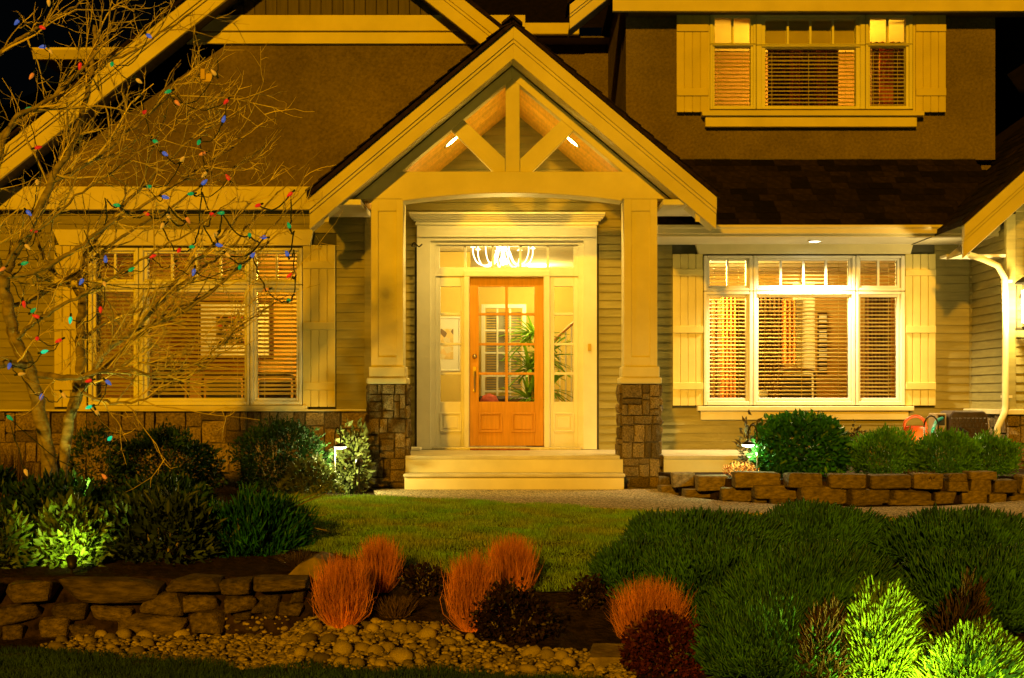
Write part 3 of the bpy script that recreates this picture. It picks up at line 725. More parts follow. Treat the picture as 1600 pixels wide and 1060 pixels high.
def sidelight(x0, x1, g0, g1_, lab):
    s_ = MB(); s_.ring((ex(x0), ex(x1), ez(699), ez(432)), (ex(g0), ex(g1_), ez(628), ez(448)), DW - .0, DW + .05)
    s_.ring((ex(g0 - 1), ex(g1_ + 1), ez(675), ez(645)), (ex(g0 + 2), ex(g1_ - 2), ez(672.5), ez(647.5)), DW - .014, DW - .0005)
    s_.box(ex(g0 + 5), ex(g1_ - 5), DW - .012, DW - .0005, ez(669), ez(651))
    for py in (491, 538, 584): s_.box(ex(g0), ex(g1_), DW + .005, DW + .04, ez(py + 2), ez(py - 2))
    o = s_.build('sidelight', 'white', house, bevel=.004, label=lab)
    zz = [448, 489, 493, 536, 540, 582, 586, 628]
    for a, b in zip(zz[::2], zz[1::2]): MB().box(ex(g0), ex(g1_), DW + .018, DW + .023, ez(b), ez(a)).build('pane', 'glass', o)
sidelight(681, 725, 688, 720, 'narrow sidelight with framed print showing through')
sidelight(859, 903, 866, 896, 'narrow sidelight with leaves showing through')
for a, b in ((725, 733), (850, 859)): MB().box(ex(a), ex(b), DW - .05, DW + .06, ez(699), ez(432)).build('door_jamb', 'white', surround, bevel=.005)
MB().box(ex(725), ex(859), DW - .055, DW + .0, ez(432.5), ez(424)).build('door_head', 'white', surround, bevel=.005)
MB().box(ex(676), ex(908), DW - .10, DW + .1, .372, ez(698.5)).build('threshold', 'steel', surround, bevel=.004)
d0 = DW + .03
dr = MB(); dr.ring((ex(733.5), ex(849.5), ez(697), ez(432.5)), (ex(748), ex(835), ez(628), ez(448)), d0, d0 + .045)
for px in (791.5,): dr.box(ex(px - 2.2), ex(px + 2.2), d0 + .004, d0 + .035, ez(628), ez(448))
for py in (491, 538, 584): dr.box(ex(748), ex(789.3), d0 + .004, d0 + .035, ez(py + 2), ez(py - 2)); dr.box(ex(793.7), ex(835), d0 + .004, d0 + .035, ez(py + 2), ez(py - 2))
for a, b in ((748, 785), (799, 837)):
    dr.ring((ex(a), ex(b), ez(676), ez(645)), (ex(a + 3), ex(b - 3), ez(673), ez(648)), d0 - .014, d0 - .0005)
    dr.prism([(ex(a + 5), ez(671)), (ex(b - 5), ez(671)), (ex(b - 5), ez(650)), (ex(a + 5), ez(650))], d0 - .012, d0 - .0005, 'y')
door = dr.build('front_door', 'door', house, bevel=.003, label='orange wood front door with eight glass panes')
zz = [448, 489, 493, 536, 540, 582, 586, 628]
for a, b in zip(zz[::2], zz[1::2]):
    for p, q in ((748, 789.3), (793.7, 835)): MB().box(ex(p), ex(q), d0 + .018, d0 + .024, ez(b), ez(a)).build('pane', 'glass', door)
MB().lathe([(0.001, .0), (.028, .0), (.03, .012), (.02, .02), (.018, .03), (.001, .034)], (ex(741.5), d0, ez(557)), 14, (0, -1, 0)).build('deadbolt', 'brass', door, smooth=True)
hb = MB(); hb.box(ex(739), ex(744), d0 - .012, d0, ez(588), ez(573))
hb.tube(catmull([(ex(741.5), d0 - .01, ez(580)), (ex(741.5), d0 - .06, ez(584)), (ex(741.5), d0 - .06, ez(600)), (ex(741.5), d0 - .01, ez(611))], 5), .009, 8)
hb.lathe([(.001, 0), (.02, 0), (.018, .012), (.001, .014)], (ex(741.5), d0, ez(611)), 10, (0, -1, 0)).build('door_handle', 'brass', door)
MB().box(ex(918), ex(923), DW - .09, DW - .07, ez(549), ez(538)).build('doorbell', 'brass', surround)
# ------------------------------------------------------------------ rooms behind the glass
def room(x0, x1, y0, y1, z0, z1, wm='wall_in', cm='ceil_in'):
    t = .04
    r = MB().box(x0, x1, y1, y1 + t, z0, z1).build('interior_wall', wm, house)
    MB().box(x0 - t, x0, y0, y1 + t, z0, z1).build('interior_wall', wm, house); MB().box(x1, x1 + t, y0, y1 + t, z0, z1).build('interior_wall', wm, house)
    MB().box(x0 - t, x1 + t, y0, y1 + t, z1, z1 + t).build('interior_ceiling', cm, house)
    MB().box(x0 - t, x1 + t, y0, y1 + t, z0 - t, z0).build('interior_floor', 'floor_in', house)
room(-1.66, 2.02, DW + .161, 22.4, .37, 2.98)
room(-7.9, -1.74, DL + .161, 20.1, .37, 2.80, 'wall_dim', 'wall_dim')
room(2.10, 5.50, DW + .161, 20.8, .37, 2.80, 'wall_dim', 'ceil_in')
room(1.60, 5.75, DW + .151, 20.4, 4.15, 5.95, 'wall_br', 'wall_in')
WARM = (1, .66, .16); YEL = (1, .60, .06)
# chandelier over the hall
cd = 17.95; ch = thing('chandelier', 'glowing many armed chandelier seen through the transom', 'chandelier', (X(786, cd), cd, 2.98))
cx, cz = X(786, cd), 2.80
MB().tube([(cx, cd, 2.98), (cx, cd, cz - .06)], .014, 8).lathe([(.001, cz - .13), (.03, cz - .11), (.05, cz - .06), (.02, cz), (.03, cz + .06), (.001, cz + .10)], (cx, cd, 0), 12).build('chandelier_stem', 'chand', ch)
for k in range(8):
    a = k * math.pi / 4 + .2; rx = .36
    pts = [(cx + math.cos(a) * r_, cd + math.sin(a) * r_, cz + z_) for r_, z_ in ((.03, .10), (.08, .06), (.14, -.08), (.23, -.135), (.33, -.10), (.38, .0), (.385, .09))]
    arm = MB().tube(catmull(pts, 4), .0075, 6).build('chandelier_arm', 'chand', ch, smooth=True)
    MB().lathe([(.001, .085), (.034, .09), (.03, .10), (.012, .105), (.010, .15), (.001, .16)], (cx + math.cos(a) * .385, cd + math.sin(a) * .385, cz), 10).build('candle_cup', 'chand', arm)
lamp('chandelier_light', 'POINT', (cx, cd, cz - .25), 115, WARM, ch, .25)
def ceiling_lamp(loc, label, e, col=WARM):
    t = thing('ceiling_lamp', label, 'lamp', loc)
    MB().lathe([(.001, -.09), (.10, -.075), (.16, -.03), (.17, 0), (.001, .0)], loc, 20).build('lamp_shade', 'hot_y', t, smooth=True)
    lamp('ceiling_lamp_light', 'POINT', (loc[0], loc[1], loc[2] - .22), e, col, t, .15); return t
ceiling_lamp((.4, 21.2, 2.98), 'round ceiling lamp at the back of the entry hall', 95)
ceiling_lamp((-2.15, 18.8, 2.80), 'round ceiling lamp in the dim room behind the tree', 300, YEL)
ceiling_lamp((2.28, 18.1, 2.80), 'round ceiling lamp in the room behind the glaring sill', 680)
ceiling_lamp((4.1, 19.2, 5.45), 'round ceiling lamp in the upstairs room', 260, YEL)
def art_mat(name, cols, scale):
    m = bpy.data.materials.new(name); m.use_nodes = True; n = m.node_tree.nodes; L = m.node_tree.links
    tc = n.new('ShaderNodeTexCoord'); v = n.new('ShaderNodeTexVoronoi'); v.inputs['Scale'].default_value = scale
    r = n.new('ShaderNodeValToRGB'); r.color_ramp.interpolation = 'CONSTANT'
    while len(r.color_ramp.elements) < len(cols): r.color_ramp.elements.new(.5)
    for i, cl in enumerate(cols): r.color_ramp.elements[i].position = i / len(cols); r.color_ramp.elements[i].color = (*cl, 1)
    s = n.new('ShaderNodeSeparateColor'); L.new(tc.outputs['Object'], v.inputs['Vector']); L.new(v.outputs['Color'], s.inputs[0]); L.new(s.outputs[0], r.inputs[0])
    L.new(r.outputs[0], n['Principled BSDF'].inputs['Base Color']); return m
M['dots'] = art_mat('dotted_painting', [(.03, .02, .02), (.4, .05, .03), (.55, .35, .12), (.05, .10, .05), (.6, .5, .3), (.06, .05, .12), (.02, .015, .01)], 22)
M['sketch'] = art_mat('sketch_print', [(.8, .72, .5), (.72, .55, .25), (.75, .66, .45), (.22, .15, .10), (.8, .6, .3)], 14)
def picture(label, d, x0, x1, y0, y1, fr, art, frame_m, ix=.2):
    o = rect(d, x0, x1, y0, y1); t = thing('framed_picture', label, 'picture', ((o[0] + o[1]) / 2, d, o[2]))
    i = tuple(a + (b - a) * f for a, b, f in zip(o, (o[1], o[0], o[3], o[2]), (fr,) * 4))
    MB().ring(o, i, d - .03, d).build('frame', frame_m, t, bevel=.004); MB().box(i[0], i[1], d - .012, d - .002, i[2], i[3]).build('mount', 'paper', t)
    q = tuple(a + (b - a) * f for a, b, f in zip(i, (i[1], i[0], i[3], i[2]), (ix,) * 4)); MB().box(q[0], q[1], d - .015, d - .0125, q[2], q[3]).build('print', art, t)
part = MB().box(-1.65, X(735, 19.2), 19.2, 19.28, .37, 2.97).build('interior_wall', 'wall_in', house)
picture('pale framed print hanging in the entry hall', 19.19, 672, 719, 495, 581, .04, 'sketch', 'paper', .2)
picture('large colourful painting with white mount in the dim room', 19.9, 308, 428, 470, 562, .05, 'dots', 'wood', .22)
# inner glazed door, sofa and cushion, staircase rail
dI = 21.6
iw = MB(); iw.ring(rect(dI, 752, 822, 476, 640), rect(dI, 758, 816, 482, 624), dI - .03, dI + .04)
for px in (777, 797): iw.box(X(px - 1.5, dI), X(px + 1.5, dI), dI - .02, dI + .03, Z(624, dI), Z(482, dI))
for py in (517, 552, 588, 612): iw.box(X(758, dI), X(816, dI), dI - .018, dI + .028, Z(py + 1.5, dI), Z(py - 1.5, dI))
tag(recentre(iw.build('glazed_door', 'white', None, bevel=.004)), 'white glazed inner door deep in the entry hall', 'door')
b = MB()
for py in range(488, 612, 4): b.box(X(760, dI), X(814, dI), dI + .08, dI + .12, Z(py + 2.4, dI), Z(py, dI))
b.box(X(776, dI), X(788, dI), dI + .06, dI + .075, Z(606, dI), Z(490, dI))
tag(recentre(b.build('window_blind', 'grey', None)), 'closed grey blind behind the inner glazed door', 'blind')
sf0 = thing('sofa', 'dark leather sofa deep inside the entry hall', 'sofa', (0, 21.2, .37))
MB().box(X(745, 21), X(845, 21), 20.9, 21.5, .47, .80).build('seat', 'leather', sf0, bevel=.04); MB().box(X(745, 21), X(845, 21), 21.35, 21.55, .8, 1.03).build('backrest', 'leather', sf0, bevel=.04)
for px in (747, 838): MB().box(X(px, 21), X(px + 5, 21), 20.95, 21.0, .37, .47).build('leg', 'wood', sf0)
cu = MB().lathe([(.001, -.13), (.09, -.11), (.15, 0), (.10, .10), (.001, .14)], (X(764, 20.9), 21.25, .93), 14); tag(recentre(cu.build('cushion', mat('pink_cushion', (.55, .12, .10), .9, .2, 9), None, smooth=True)), 'pink cushion propped on the dark sofa', 'cushion')
hr = thing('stair_rail', 'brown sloping stair rail seen through the leafy sidelight', 'railing', (1.3, 20.6, .37))
MB().tube([(X(862, 20.6), 20.6, Z(535, 20.6)), (X(935, 20.6), 20.6, Z(470, 20.6))], .02, 8).build('handrail', 'door', hr)
for k in range(6):
    px = 866 + k * 9; MB().tube([(X(px, 20.6), 20.6, .37), (X(px, 20.6), 20.6, Z(531 - k * 8, 20.6))], .012, 6).build('baluster', 'white', hr)
# palm in the hall
M['palm'] = mat('palm_leaf', (.30, .62, .05), .4, .2, 3, island=.3, spec=.4, transl=.25)
pdp = 17.95; px_, pz_ = X(838, pdp), .37
palm = thing('palm', 'tall potted palm with sword leaves behind the front door glass', 'plant', (px_, pdp, .37))
MB().lathe([(.001, 0), (.12, 0), (.17, .26), (.175, .28), (.15, .28), (.14, .24), (.001, .24)], (px_, pdp, pz_), 16).build('pot', 'tan_p', palm, smooth=True)
pt = MB()
for hx, hz in ((-.06, .95), (.07, 1.15), (.0, 1.45)): pt.tube([(px_ + hx * .4, pdp, pz_ + .22), (px_ + hx, pdp, pz_ + hz)], [.03, .022], 6)
pt.build('trunk', 'bark', palm)
v = []; f = []
for hx, hz, nl in ((-.10, .62, 44), (-.08, .98, 60), (.09, 1.12, 60), (-.03, 1.42, 56), (.16, .72, 44)):
    for k in range(nl):
        a = RNG.uniform(0, 6.283); el = RNG.uniform(-.5, 1.35); l = RNG.uniform(.26, .48); w = .019
        dirn = np.array([math.cos(a) * math.cos(el), .6 * math.sin(a) * math.cos(el), math.sin(el)]); side = np.cross(dirn, [0, .3, 1]); side /= np.linalg.norm(side) + 1e-6
        b0 = np.array([px_ + hx, pdp, pz_ + hz]) + dirn * .02; i0 = len(v)
        for t in (0, .35, .7, 1):
            c_ = b0 + dirn * l * t + np.array([0, 0, -.12 * t * t]); ww = w * (.7, 1, .7, .05)[int(t / .34)]
            v += [c_ - side * ww, c_ + side * ww]
        for s_ in range(3): f.append((i0 + 2 * s_, i0 + 2 * s_ + 1, i0 + 2 * s_ + 3, i0 + 2 * s_ + 2))
np_mesh('leaves', v, f, 'palm', palm)
# dining chairs in the dim room, things in the bright room and upstairs
def chair(x, y, label, back='wood', top=1.42, w=.46):
    t = thing('dining_chair', label, 'chair', (x, y, .37), 'dining chairs inside the house')
    MB().box(x - w / 2, x + w / 2, y, y + .44, .80, .86).build('seat', back, t, bevel=.01); MB().box(x - w / 2 + .04, x + w / 2 - .04, y - .02, y + .02, .95, top - .05).build('backrest', back, t, bevel=.01)
    fr = MB().tube(catmull([(x - w / 2, y, .86), (x - w / 2, y - .01, top - .08), (x - w / 2 + .06, y - .02, top), (x + w / 2 - .06, y - .02, top), (x + w / 2, y - .01, top - .08), (x + w / 2, y, .86)], 4), .018, 6); fr.build('back_frame', 'wood', t)
    for sx in (-1, 1):
        for yy in (y + .02, y + .42): MB().box(x + sx * (w / 2 - .02) - .018, x + sx * (w / 2 - .02) + .018, yy - .018, yy + .018, .37, .80).build('leg', 'wood', t)
chair(X(268, 16.9), 16.75, 'open dark chair with curved top rail in the dim room')
chair(X(352, 17.2), 17.1, 'grey backed chair below the large painting', 'grey', 1.27, .5)
chair(X(432, 17.2), 17.1, 'dark chair low in the end pane next to the shutter', 'leather', 1.27)
chair(X(1240, 18.4), 18.2, 'dark chair before the cream pillar in the bright room', 'leather', 1.35)
def curtain(label, d, x0, x1, y0, y1, m, nf=5):
    xa, xb = X(x0, d), X(x1, d); pts = [(xa + (xb - xa) * k / (nf * 4), d + .035 * math.sin(k * math.pi / 2)) for k in range(nf * 4 + 1)]
    poly = pts + [(a, b + .012) for a, b in pts[::-1]]
    tag(recentre(MB().prism(poly, Z(y1, d), Z(y0, d), 'z').build('curtain', m, None)), label, 'curtain')
def slab(name, label, cat, d, x0, x1, y0, y1, th, m): tag(recentre(MB().box(X(x0, d), X(x1, d), d, d + th, Z(y1, d), Z(y0, d)).build(name, m, None, bevel=.01)), label, cat)
curtain('orange curtain in the narrow pane nearest the porch', 18.6, 1126, 1150, 455, 640, 'curtain', 4)
curtain('dark patterned curtain behind the narrow pane nearest the porch', 18.8, 1100, 1176, 470, 640, 'curtain_d', 8)
curtain('orange curtain beside the cream pillar', 18.9, 1222, 1243, 470, 570, 'curtain', 3)
curtain('dark curtain in the wide pane over the hedge', 19.1, 1178, 1226, 462, 640, 'curtain_d', 7)
slab('pillar', 'pale cream pillar inside the bright room', 'pillar', 19.3, 1244, 1274, 440, 675, .25, 'ceil_in')
curtain('dark curtain behind the narrow pane beside the far shutter', 19.0, 1352, 1392, 456, 640, 'curtain_d', 7)
wrk = thing('wall_rack', 'tall pale wall rack of pegs beside the cream pillar', 'rack', (X(1286, 20.7), 20.7, Z(585, 20.7)))
MB().box(X(1279, 20.7), X(1294, 20.7), 20.76, 20.79, Z(585, 20.7), Z(488, 20.7)).build('back_panel', 'wood', wrk)
for k in range(12): MB().box(X(1281, 20.7), X(1292, 20.7), 20.70, 20.76, Z(497 + k * 7.4, 20.7), Z(493.5 + k * 7.4, 20.7)).build('peg', 'paper', wrk)
slab('paper_stack', 'stack of white papers on the inner window sill', 'papers', 17.40, 1186, 1200, 611, 623, .16, 'paper')
slab('inner_ledge', 'wooden inner window ledge under the papers', 'ledge', 17.365, 1184, 1325, 623, 626, .22, 'wood')
curtain('orange curtain upstairs nearest the porch gable', 18.6, 1234, 1250, 66, 166, 'curtain', 3); curtain('orange curtain upstairs in the middle of the wide pane', 18.6, 1276, 1292, 66, 166, 'curtain', 3)
curtain('orange curtain upstairs in the pane near the dormer corner', 18.6, 1374, 1396, 66, 168, 'curtain', 3)
curtain('dark curtain upstairs behind the wide pane', 18.9, 1200, 1310, 66, 168, 'curtain_d', 12); curtain('dark curtain upstairs behind the pane near the dormer corner', 18.9, 1354, 1424, 66, 168, 'curtain_d', 8)

# ------------------------------------------------------------------ lamps on the house
def downlight(label, loc, nrm, e, col, r=.075, spot=100, m='hot', tiltf=0, down=0):
    t = thing('recessed_light', label, 'light', loc, 'recessed lights under the eaves')
    n = Vector(nrm).normalized(); L = Vector(loc)
    MB().lathe([(r * 1.3, 0), (r * 1.35, .008), (r * 1.05, .012), (r, .004)], loc, 20, n).build('trim_ring', 'white', t, smooth=True)
    MB().lathe([(.001, .002), (r * .98, .002), (r * .98, .006), (.001, .006)], loc, 20, n).build('lamp_face', m, t)
    lamp('recessed_light_beam', 'SPOT', L + n * .03, e, col, t, r * .7, L + (Vector((n.x * .35, 0, -1)) if down else n + Vector((0, tiltf, 0))), spot)
for s_, lab in ((-1, 'lit recessed light on the porch ceiling slope facing the pale shrub side'), (1, 'lit recessed light on the porch ceiling slope nearest the dormer')):
    px = 800 + s_ * 94; dd = 16.05; xx = X(px, dd) ; zz = PZ - PS * abs(xx)
    downlight(lab, (xx, dd, zz), (-s_ * PS, 0, -1), 80, (1, .62, .12), .085, 128, 'porch_lens', tiltf=0, down=1)
downlight('lit recessed light in the soffit over the lower window', (X(1273, 16.75), 16.75, zs - .008), (0, 0, -1), 520, (1, .72, .32), .07, 132)
wl = thing('wall_lantern', 'glaring glass wall lantern on the garage wall by the downspout', 'lantern', (X(1605, 15.7), 15.7, Z(515, 15.7)))
lx, ly = X(1606, 15.7), 15.68
for a in range(4):
    MB().box(lx + (.09 if a % 2 else -.10), lx + (.10 if a % 2 else -.09), ly + (.09 if a > 1 else -.10), ly + (.10 if a > 1 else -.09), Z(512, 15.7), Z(445, 15.7)).build('post', 'metal', wl)
MB().lathe([(.15, 0), (.15, .02), (.05, .09), (.001, .10)], (lx, ly, Z(445, 15.7)), 4).build('cap', 'metal', wl); MB().box(lx - .11, lx + .11, ly - .11, ly + .11, Z(516, 15.7), Z(512, 15.7)).build('base', 'metal', wl)
MB().box(lx - .03, lx + .03, ly + .1, DG - .02, Z(465, 15.7), Z(460, 15.7)).build('arm', 'metal', wl)
MB().lathe([(.001, -.2), (.07, -.19), (.075, .17), (.001, .19)], (lx, ly, Z(478, 15.7)), 14).build('lit_glass', emit('lit_lantern_glass', (1, .93, .72), 9), wl, smooth=True)
lamp('wall_lantern_light', 'POINT', (lx - .2, ly - .12, Z(478, 15.7)), 105, (1, .70, .22), wl, .06)
tag(recentre(MB().box(ex(735), ex(828), 16.98, 17.09, .373, .39).build('door_mat', 'mat_w', None, bevel=.004)), 'thin rust coloured mat before the front door', 'mat')
tag(recentre(MB().box(ex(634), ex(660), 16.85, 17.1, .373, .41).build('newspaper', 'paper', None, bevel=.008)), 'folded white paper lying at the foot of the door surround', 'newspaper')
tag(recentre(MB().tube(catmull([(ex(652), DW - .08, ez(386)), (ex(646), DW - .22, ez(388)), (ex(650), DW - .32, ez(384)), (ex(657), DW - .33, ez(390)), (ex(662), DW - .30, ez(386))], 5), .009, 6).build('plant_hook', 'metal', None, smooth=True)), 'curled dark hook beside the door crown', 'hook')

# ------------------------------------------------------------------ stone walls and rocks of the garden
ROCKS = []
def hull_rock(seed, jit, chip, m='rock_d'):
    r = random.Random(seed); bm = bmesh.new()
    for sx in (-1, 1):
        for sy in (-1, 1):
            for sz in (-1, 1):
                k = [.5 - abs(r.gauss(0, jit)) for _ in range(3)]
                if r.random() < chip: k[r.randrange(3)] *= r.uniform(.45, .8)
                bm.verts.new((sx * k[0], sy * k[1], sz * k[2]))
    for _ in range(10):
        p = [r.uniform(-.5, .5) for _ in range(3)]; a = r.choice((0, 1, 2, 2)); p[a] = math.copysign(.5 - abs(r.gauss(0, jit * .6)), p[a]); b = (a + 1) % 3
        if r.random() < .5: p[b] = math.copysign(.44, p[b])
        bm.verts.new(p)
    bmesh.ops.convex_hull(bm, input=bm.verts[:])
    for v in [v for v in bm.verts if not v.link_faces]: bm.verts.remove(v)
    me = bpy.data.meshes.new('stone'); bm.to_mesh(me); bm.free(); me.materials.append(M[m]); return me
ROCKS = [hull_rock(40 + k, .11, .6) for k in range(14)]; BLOCKS = [hull_rock(80 + k, .045, .12, 'rock') for k in range(12)]
def rock(name, parent, d, x0, x1, y0, y1, depth, r, ry=0, kinds=ROCKS):
    cx_, cz_ = X((x0 + x1) / 2, d), Z((y0 + y1) / 2, d)
    o = place_mesh(name, r.choice(kinds), (cx_, d + depth * .35, cz_), (X(x1, d) - X(x0, d) + .004, depth, Z(y0, d) - Z(y1, d) + .008), parent, (0, R(r.uniform(-4, 4) if kinds is ROCKS else r.uniform(-1.5, 1.5)) + ry, R(r.uniform(-6, 6))))
    b = o.modifiers.new('edge', 'BEVEL'); b.width = .05; b.segments = 2; b.limit_method = 'ANGLE'; b.offset_type = 'PERCENT'; b.width_pct = 12; return o
r = random.Random(3)
lwall = thing('retaining_wall', 'rough dry stacked wall of long brown slabs behind the pebble bed', 'stone wall', (-2.6, 9.2, -.55))
for x0, x1, y0, y1, dd in [(-150, -60, 910, 944, 0), (-70, 4, 908, 946, 0), (0, 91, 909, 945, 0), (83, 252, 905, 944, 0), (257, 345, 903, 926, 0), (340, 393, 907, 931, .03), (388, 484, 905, 926, .02), (-140, 0, 945, 976, .04),
                       (-4, 61, 945, 975, .02), (72, 145, 943, 973, .03), (135, 212, 949, 972, .05), (219, 290, 924, 963, .0), (284, 342, 931, 958, .05), (348, 400, 932, 958, .02), (396, 441, 929, 959, .06), (455, 477, 926, 942, .05), (430, 474, 943, 964, .05), (-100, 0, 976, 1008, 0),
                       (-4, 43, 976, 1006, .0), (52, 118, 965, 1000, .0), (105, 155, 977, 1000, .03), (172, 293, 962, 998, .0), (291, 352, 956, 989, -.02), (358, 398, 958, 970, .04), (405, 432, 957, 968, .06)]:
    rock('stone', lwall, 9.16 + dd, x0, x1, y0, y1, .30, r)
rwall = thing('retaining_wall', 'low two course wall of squared stones along the path', 'stone wall', (3.4, 13.4, 0))
dwl = lambda px: float(np.interp(px, [1028, 1070, 1130, 1250, 1350, 1450, 1550, 1600], [15.0, 14.4, 13.85, 13.4, 13.25, 13.3, 13.5, 13.8]))
for x0, x1, y0, y1 in [(1030, 1050, 743, 764), (1050, 1087, 740, 762), (1086, 1143, 742, 767), (1146, 1223, 741, 763), (1226, 1288, 741, 763), (1294, 1356, 741, 763), (1357, 1423, 742, 764), (1424, 1477, 743, 764), (1478, 1513, 752, 768), (1514, 1551, 752, 773), (1551, 1590, 750, 771), (1590, 1640, 744, 772), (1528, 1548, 747, 754),
                       (1030, 1069, 760, 774), (1067, 1125, 763, 778), (1124, 1176, 761, 784), (1177, 1247, 760, 781), (1248, 1325, 762, 788), (1327, 1392, 763, 786), (1393, 1458, 765, 786), (1459, 1501, 768, 787), (1500, 1546, 769, 787), (1545, 1574, 771, 785), (1574, 1630, 770, 786), (1178, 1200, 779, 786), (1204, 1245, 781, 789), (1326, 1380, 785, 790), (1384, 1460, 785, 790), (1480, 1512, 742, 752), (1512, 1560, 738, 750)]:
    rock('stone', rwall, dwl((x0 + x1) / 2) - r.uniform(0, .03), x0 + r.uniform(0, 3), x1 - r.uniform(0, 3), y0 + r.uniform(-3, 2.5), y1, .24, r, kinds=BLOCKS)
wc = [(X(px, dwl(px)) , dwl(px) + .12) for px in range(1034, 1620, 40)]
bed = MB().prism(wc + [(9.0, 14.0), (9.0, 17.15), (2.80, 17.15), (2.80, 15.16), (1.56, 15.16)], -.02, .205, 'z').build('planting_bed', 'soil', None); bed['kind'] = 'structure'
tag(recentre(MB().prism([(X(436, 9.6), -.26), (X(470, 9.6), -.12), (X(505, 9.6), -.05), (X(522, 9.6), -.16), (X(500, 9.6), -.30)], 9.45, 9.95, 'y').build('boulder', 'rock', None, bevel=.05)), 'sloping brown boulder at the end of the slab wall', 'rock')
fs = MB().prism([(X(915, 8.1), 8.0), (X(1000, 8.1), 8.0), (X(1010, 8.3), 8.5), (X(925, 8.3), 8.5)], -.58, Z(1026, 8.05), 'z')
tag(recentre(fs.build('flat_stone', 'rock', None, bevel=.02)), 'flat brown stone beside the red shrub', 'rock')
# pebbles
PB = []
for k in range(6):
    bm = bmesh.new(); bmesh.ops.create_icosphere(bm, subdivisions=2, radius=1.0); rr_ = random.Random(90 + k); ph = [rr_.uniform(0, 6) for _ in range(4)]
    for v in bm.verts:
        v.co *= 1 + .07 * math.sin(2.3 * v.co.x + ph[0]) + .07 * math.sin(2.7 * v.co.y + ph[1]) + .05 * math.sin(3 * v.co.z + ph[2])
        v.co.z *= .72
    me = bpy.data.meshes.new('river_rock'); bm.to_mesh(me); me.polygons.foreach_set('use_smooth', [True] * len(me.polygons)); bm.free(); me.materials.append(M['pebble']); PB.append(me)
PEB = [gp(*p) for p in [(62, 1012), (100, 999), (180, 992), (290, 986), (345, 972), (380, 962), (450, 952), (490, 966), (520, 975), (600, 972), (690, 975), (740, 1000), (800, 1014), (870, 1016), (940, 1022), (1000, 1044), (990, 1062), (900, 1062), (800, 1058), (700, 1054), (600, 1052), (450, 1048), (250, 1034), (130, 1028)]]
placed = []
def rock_at(px, py, rp, label, grp):
    x, y = gp(px, py); rw_ = rp * y / F; z = g1(x, y)
    o = bpy.data.objects.new('river_rock', PB[r.randrange(6)]); COL.objects.link(o)
    o.location = (x, y, z + rw_ * r.uniform(.2, .45)); o.scale = (rw_ * r.uniform(.95, 1.2), rw_ * r.uniform(.8, 1.0), rw_ * r.uniform(.9, 1.1)); o.rotation_euler = (r.uniform(-.3, .3), r.uniform(-.4, .4), r.uniform(0, 6.28))
    if rp == 20: label = 'largest river rock of the heap, low beside the grass strip'
    tag(o, label, 'rock', grp); placed.append((x, y, rw_))
A_ = 'large smooth river rock in the heap before the orange tufts'; B_ = 'smooth river rock at the foot of the brown slab wall'; C_ = 'smooth river rock near the red shrub end of the pebble bed'
for px, py, rp in [(484, 1004, 14), (470, 1025, 13), (512, 1003, 15), (536, 1022, 17), (502, 1034, 13), (532, 1040, 13), (566, 1017, 15), (587, 1022, 14), (604, 1017, 13), (626, 1032, 20), (667, 999, 16), (649, 989, 14), (626, 988, 14), (679, 984, 11), (583, 987, 12), (604, 982, 10), (705, 1007, 11), (677, 1011, 12), (495, 986, 12), (548, 990, 12), (695, 1033, 10), (640, 1008, 9), (560, 1042, 12), (596, 1042, 12), (520, 983, 9), (660, 1020, 8), (555, 1003, 9)]: rock_at(px, py, rp, A_, 'river rocks heaped before the orange tufts')
for px, py, rp in [(97, 1005, 11), (89, 1017, 14), (141, 1007, 13), (160, 995, 11), (172, 1002, 12), (194, 999, 15), (226, 999, 14), (240, 991, 10), (262, 991, 10), (284, 992, 13), (212, 1023, 13), (194, 1016, 9), (231, 1012, 12), (175, 1016, 10), (112, 1020, 9), (256, 1003, 8), (320, 983, 9), (158, 1020, 8), (372, 1010, 7), (270, 1010, 9), (345, 1014, 8), (318, 1020, 8)]: rock_at(px, py, rp, B_, 'river rocks at the foot of the slab wall')
for px, py, rp in [(829, 1026, 15), (855, 1028, 13), (877, 1030, 13), (889, 1040, 15), (825, 1050, 13), (784, 1037, 10), (765, 1043, 9), (845, 1046, 10), (915, 1046, 11), (940, 1050, 10), (870, 1052, 11), (800, 1046, 9), (730, 1030, 8), (748, 1022, 8), (905, 1058, 10), (965, 1052, 9)]: rock_at(px, py, rp, C_, 'river rocks at the red shrub end')
lo = np.min(PEB, 0); hi = np.max(PEB, 0); tries = 0
grid = list(placed); G_ = 'pebble bed between the slab wall and the grass strip'
while tries < 2600:                       # mid-size ones: still things
    tries += 1; x, y = RNG.uniform(lo[0], hi[0]), RNG.uniform(lo[1], hi[1])
    if not in_poly(np.array([x]), np.array([y]), PEB)[0]: continue
    rw_ = RNG.uniform(.020, .034)
    if any((x - a) ** 2 + (y - b) ** 2 < (rw_ + c_) ** 2 * .75 for a, b, c_ in placed): continue
    px = 800 + x * F / y; py = 623 + (EYE - g1(x, y)) * F / y
    if len(placed) < 235: rock_at(px, py, rw_ * F / y, 'fist sized river pebble among finer pebbles', 'fist sized pebbles in the pebble bed')
bmv = []; bmf = []; ico = PB[0]; bm = bmesh.new(); bmesh.ops.create_icosphere(bm, subdivisions=1, radius=1); iv = np.array([v.co[:] for v in bm.verts]); jf = np.array([[v.index for v in f.verts] for f in bm.faces]); bm.free()
n = 9000; x = RNG.uniform(lo[0], hi[0], n); y = RNG.uniform(lo[1], hi[1], n); k = in_poly(x, y, PEB); x, y = x[k], y[k]; n = len(x)
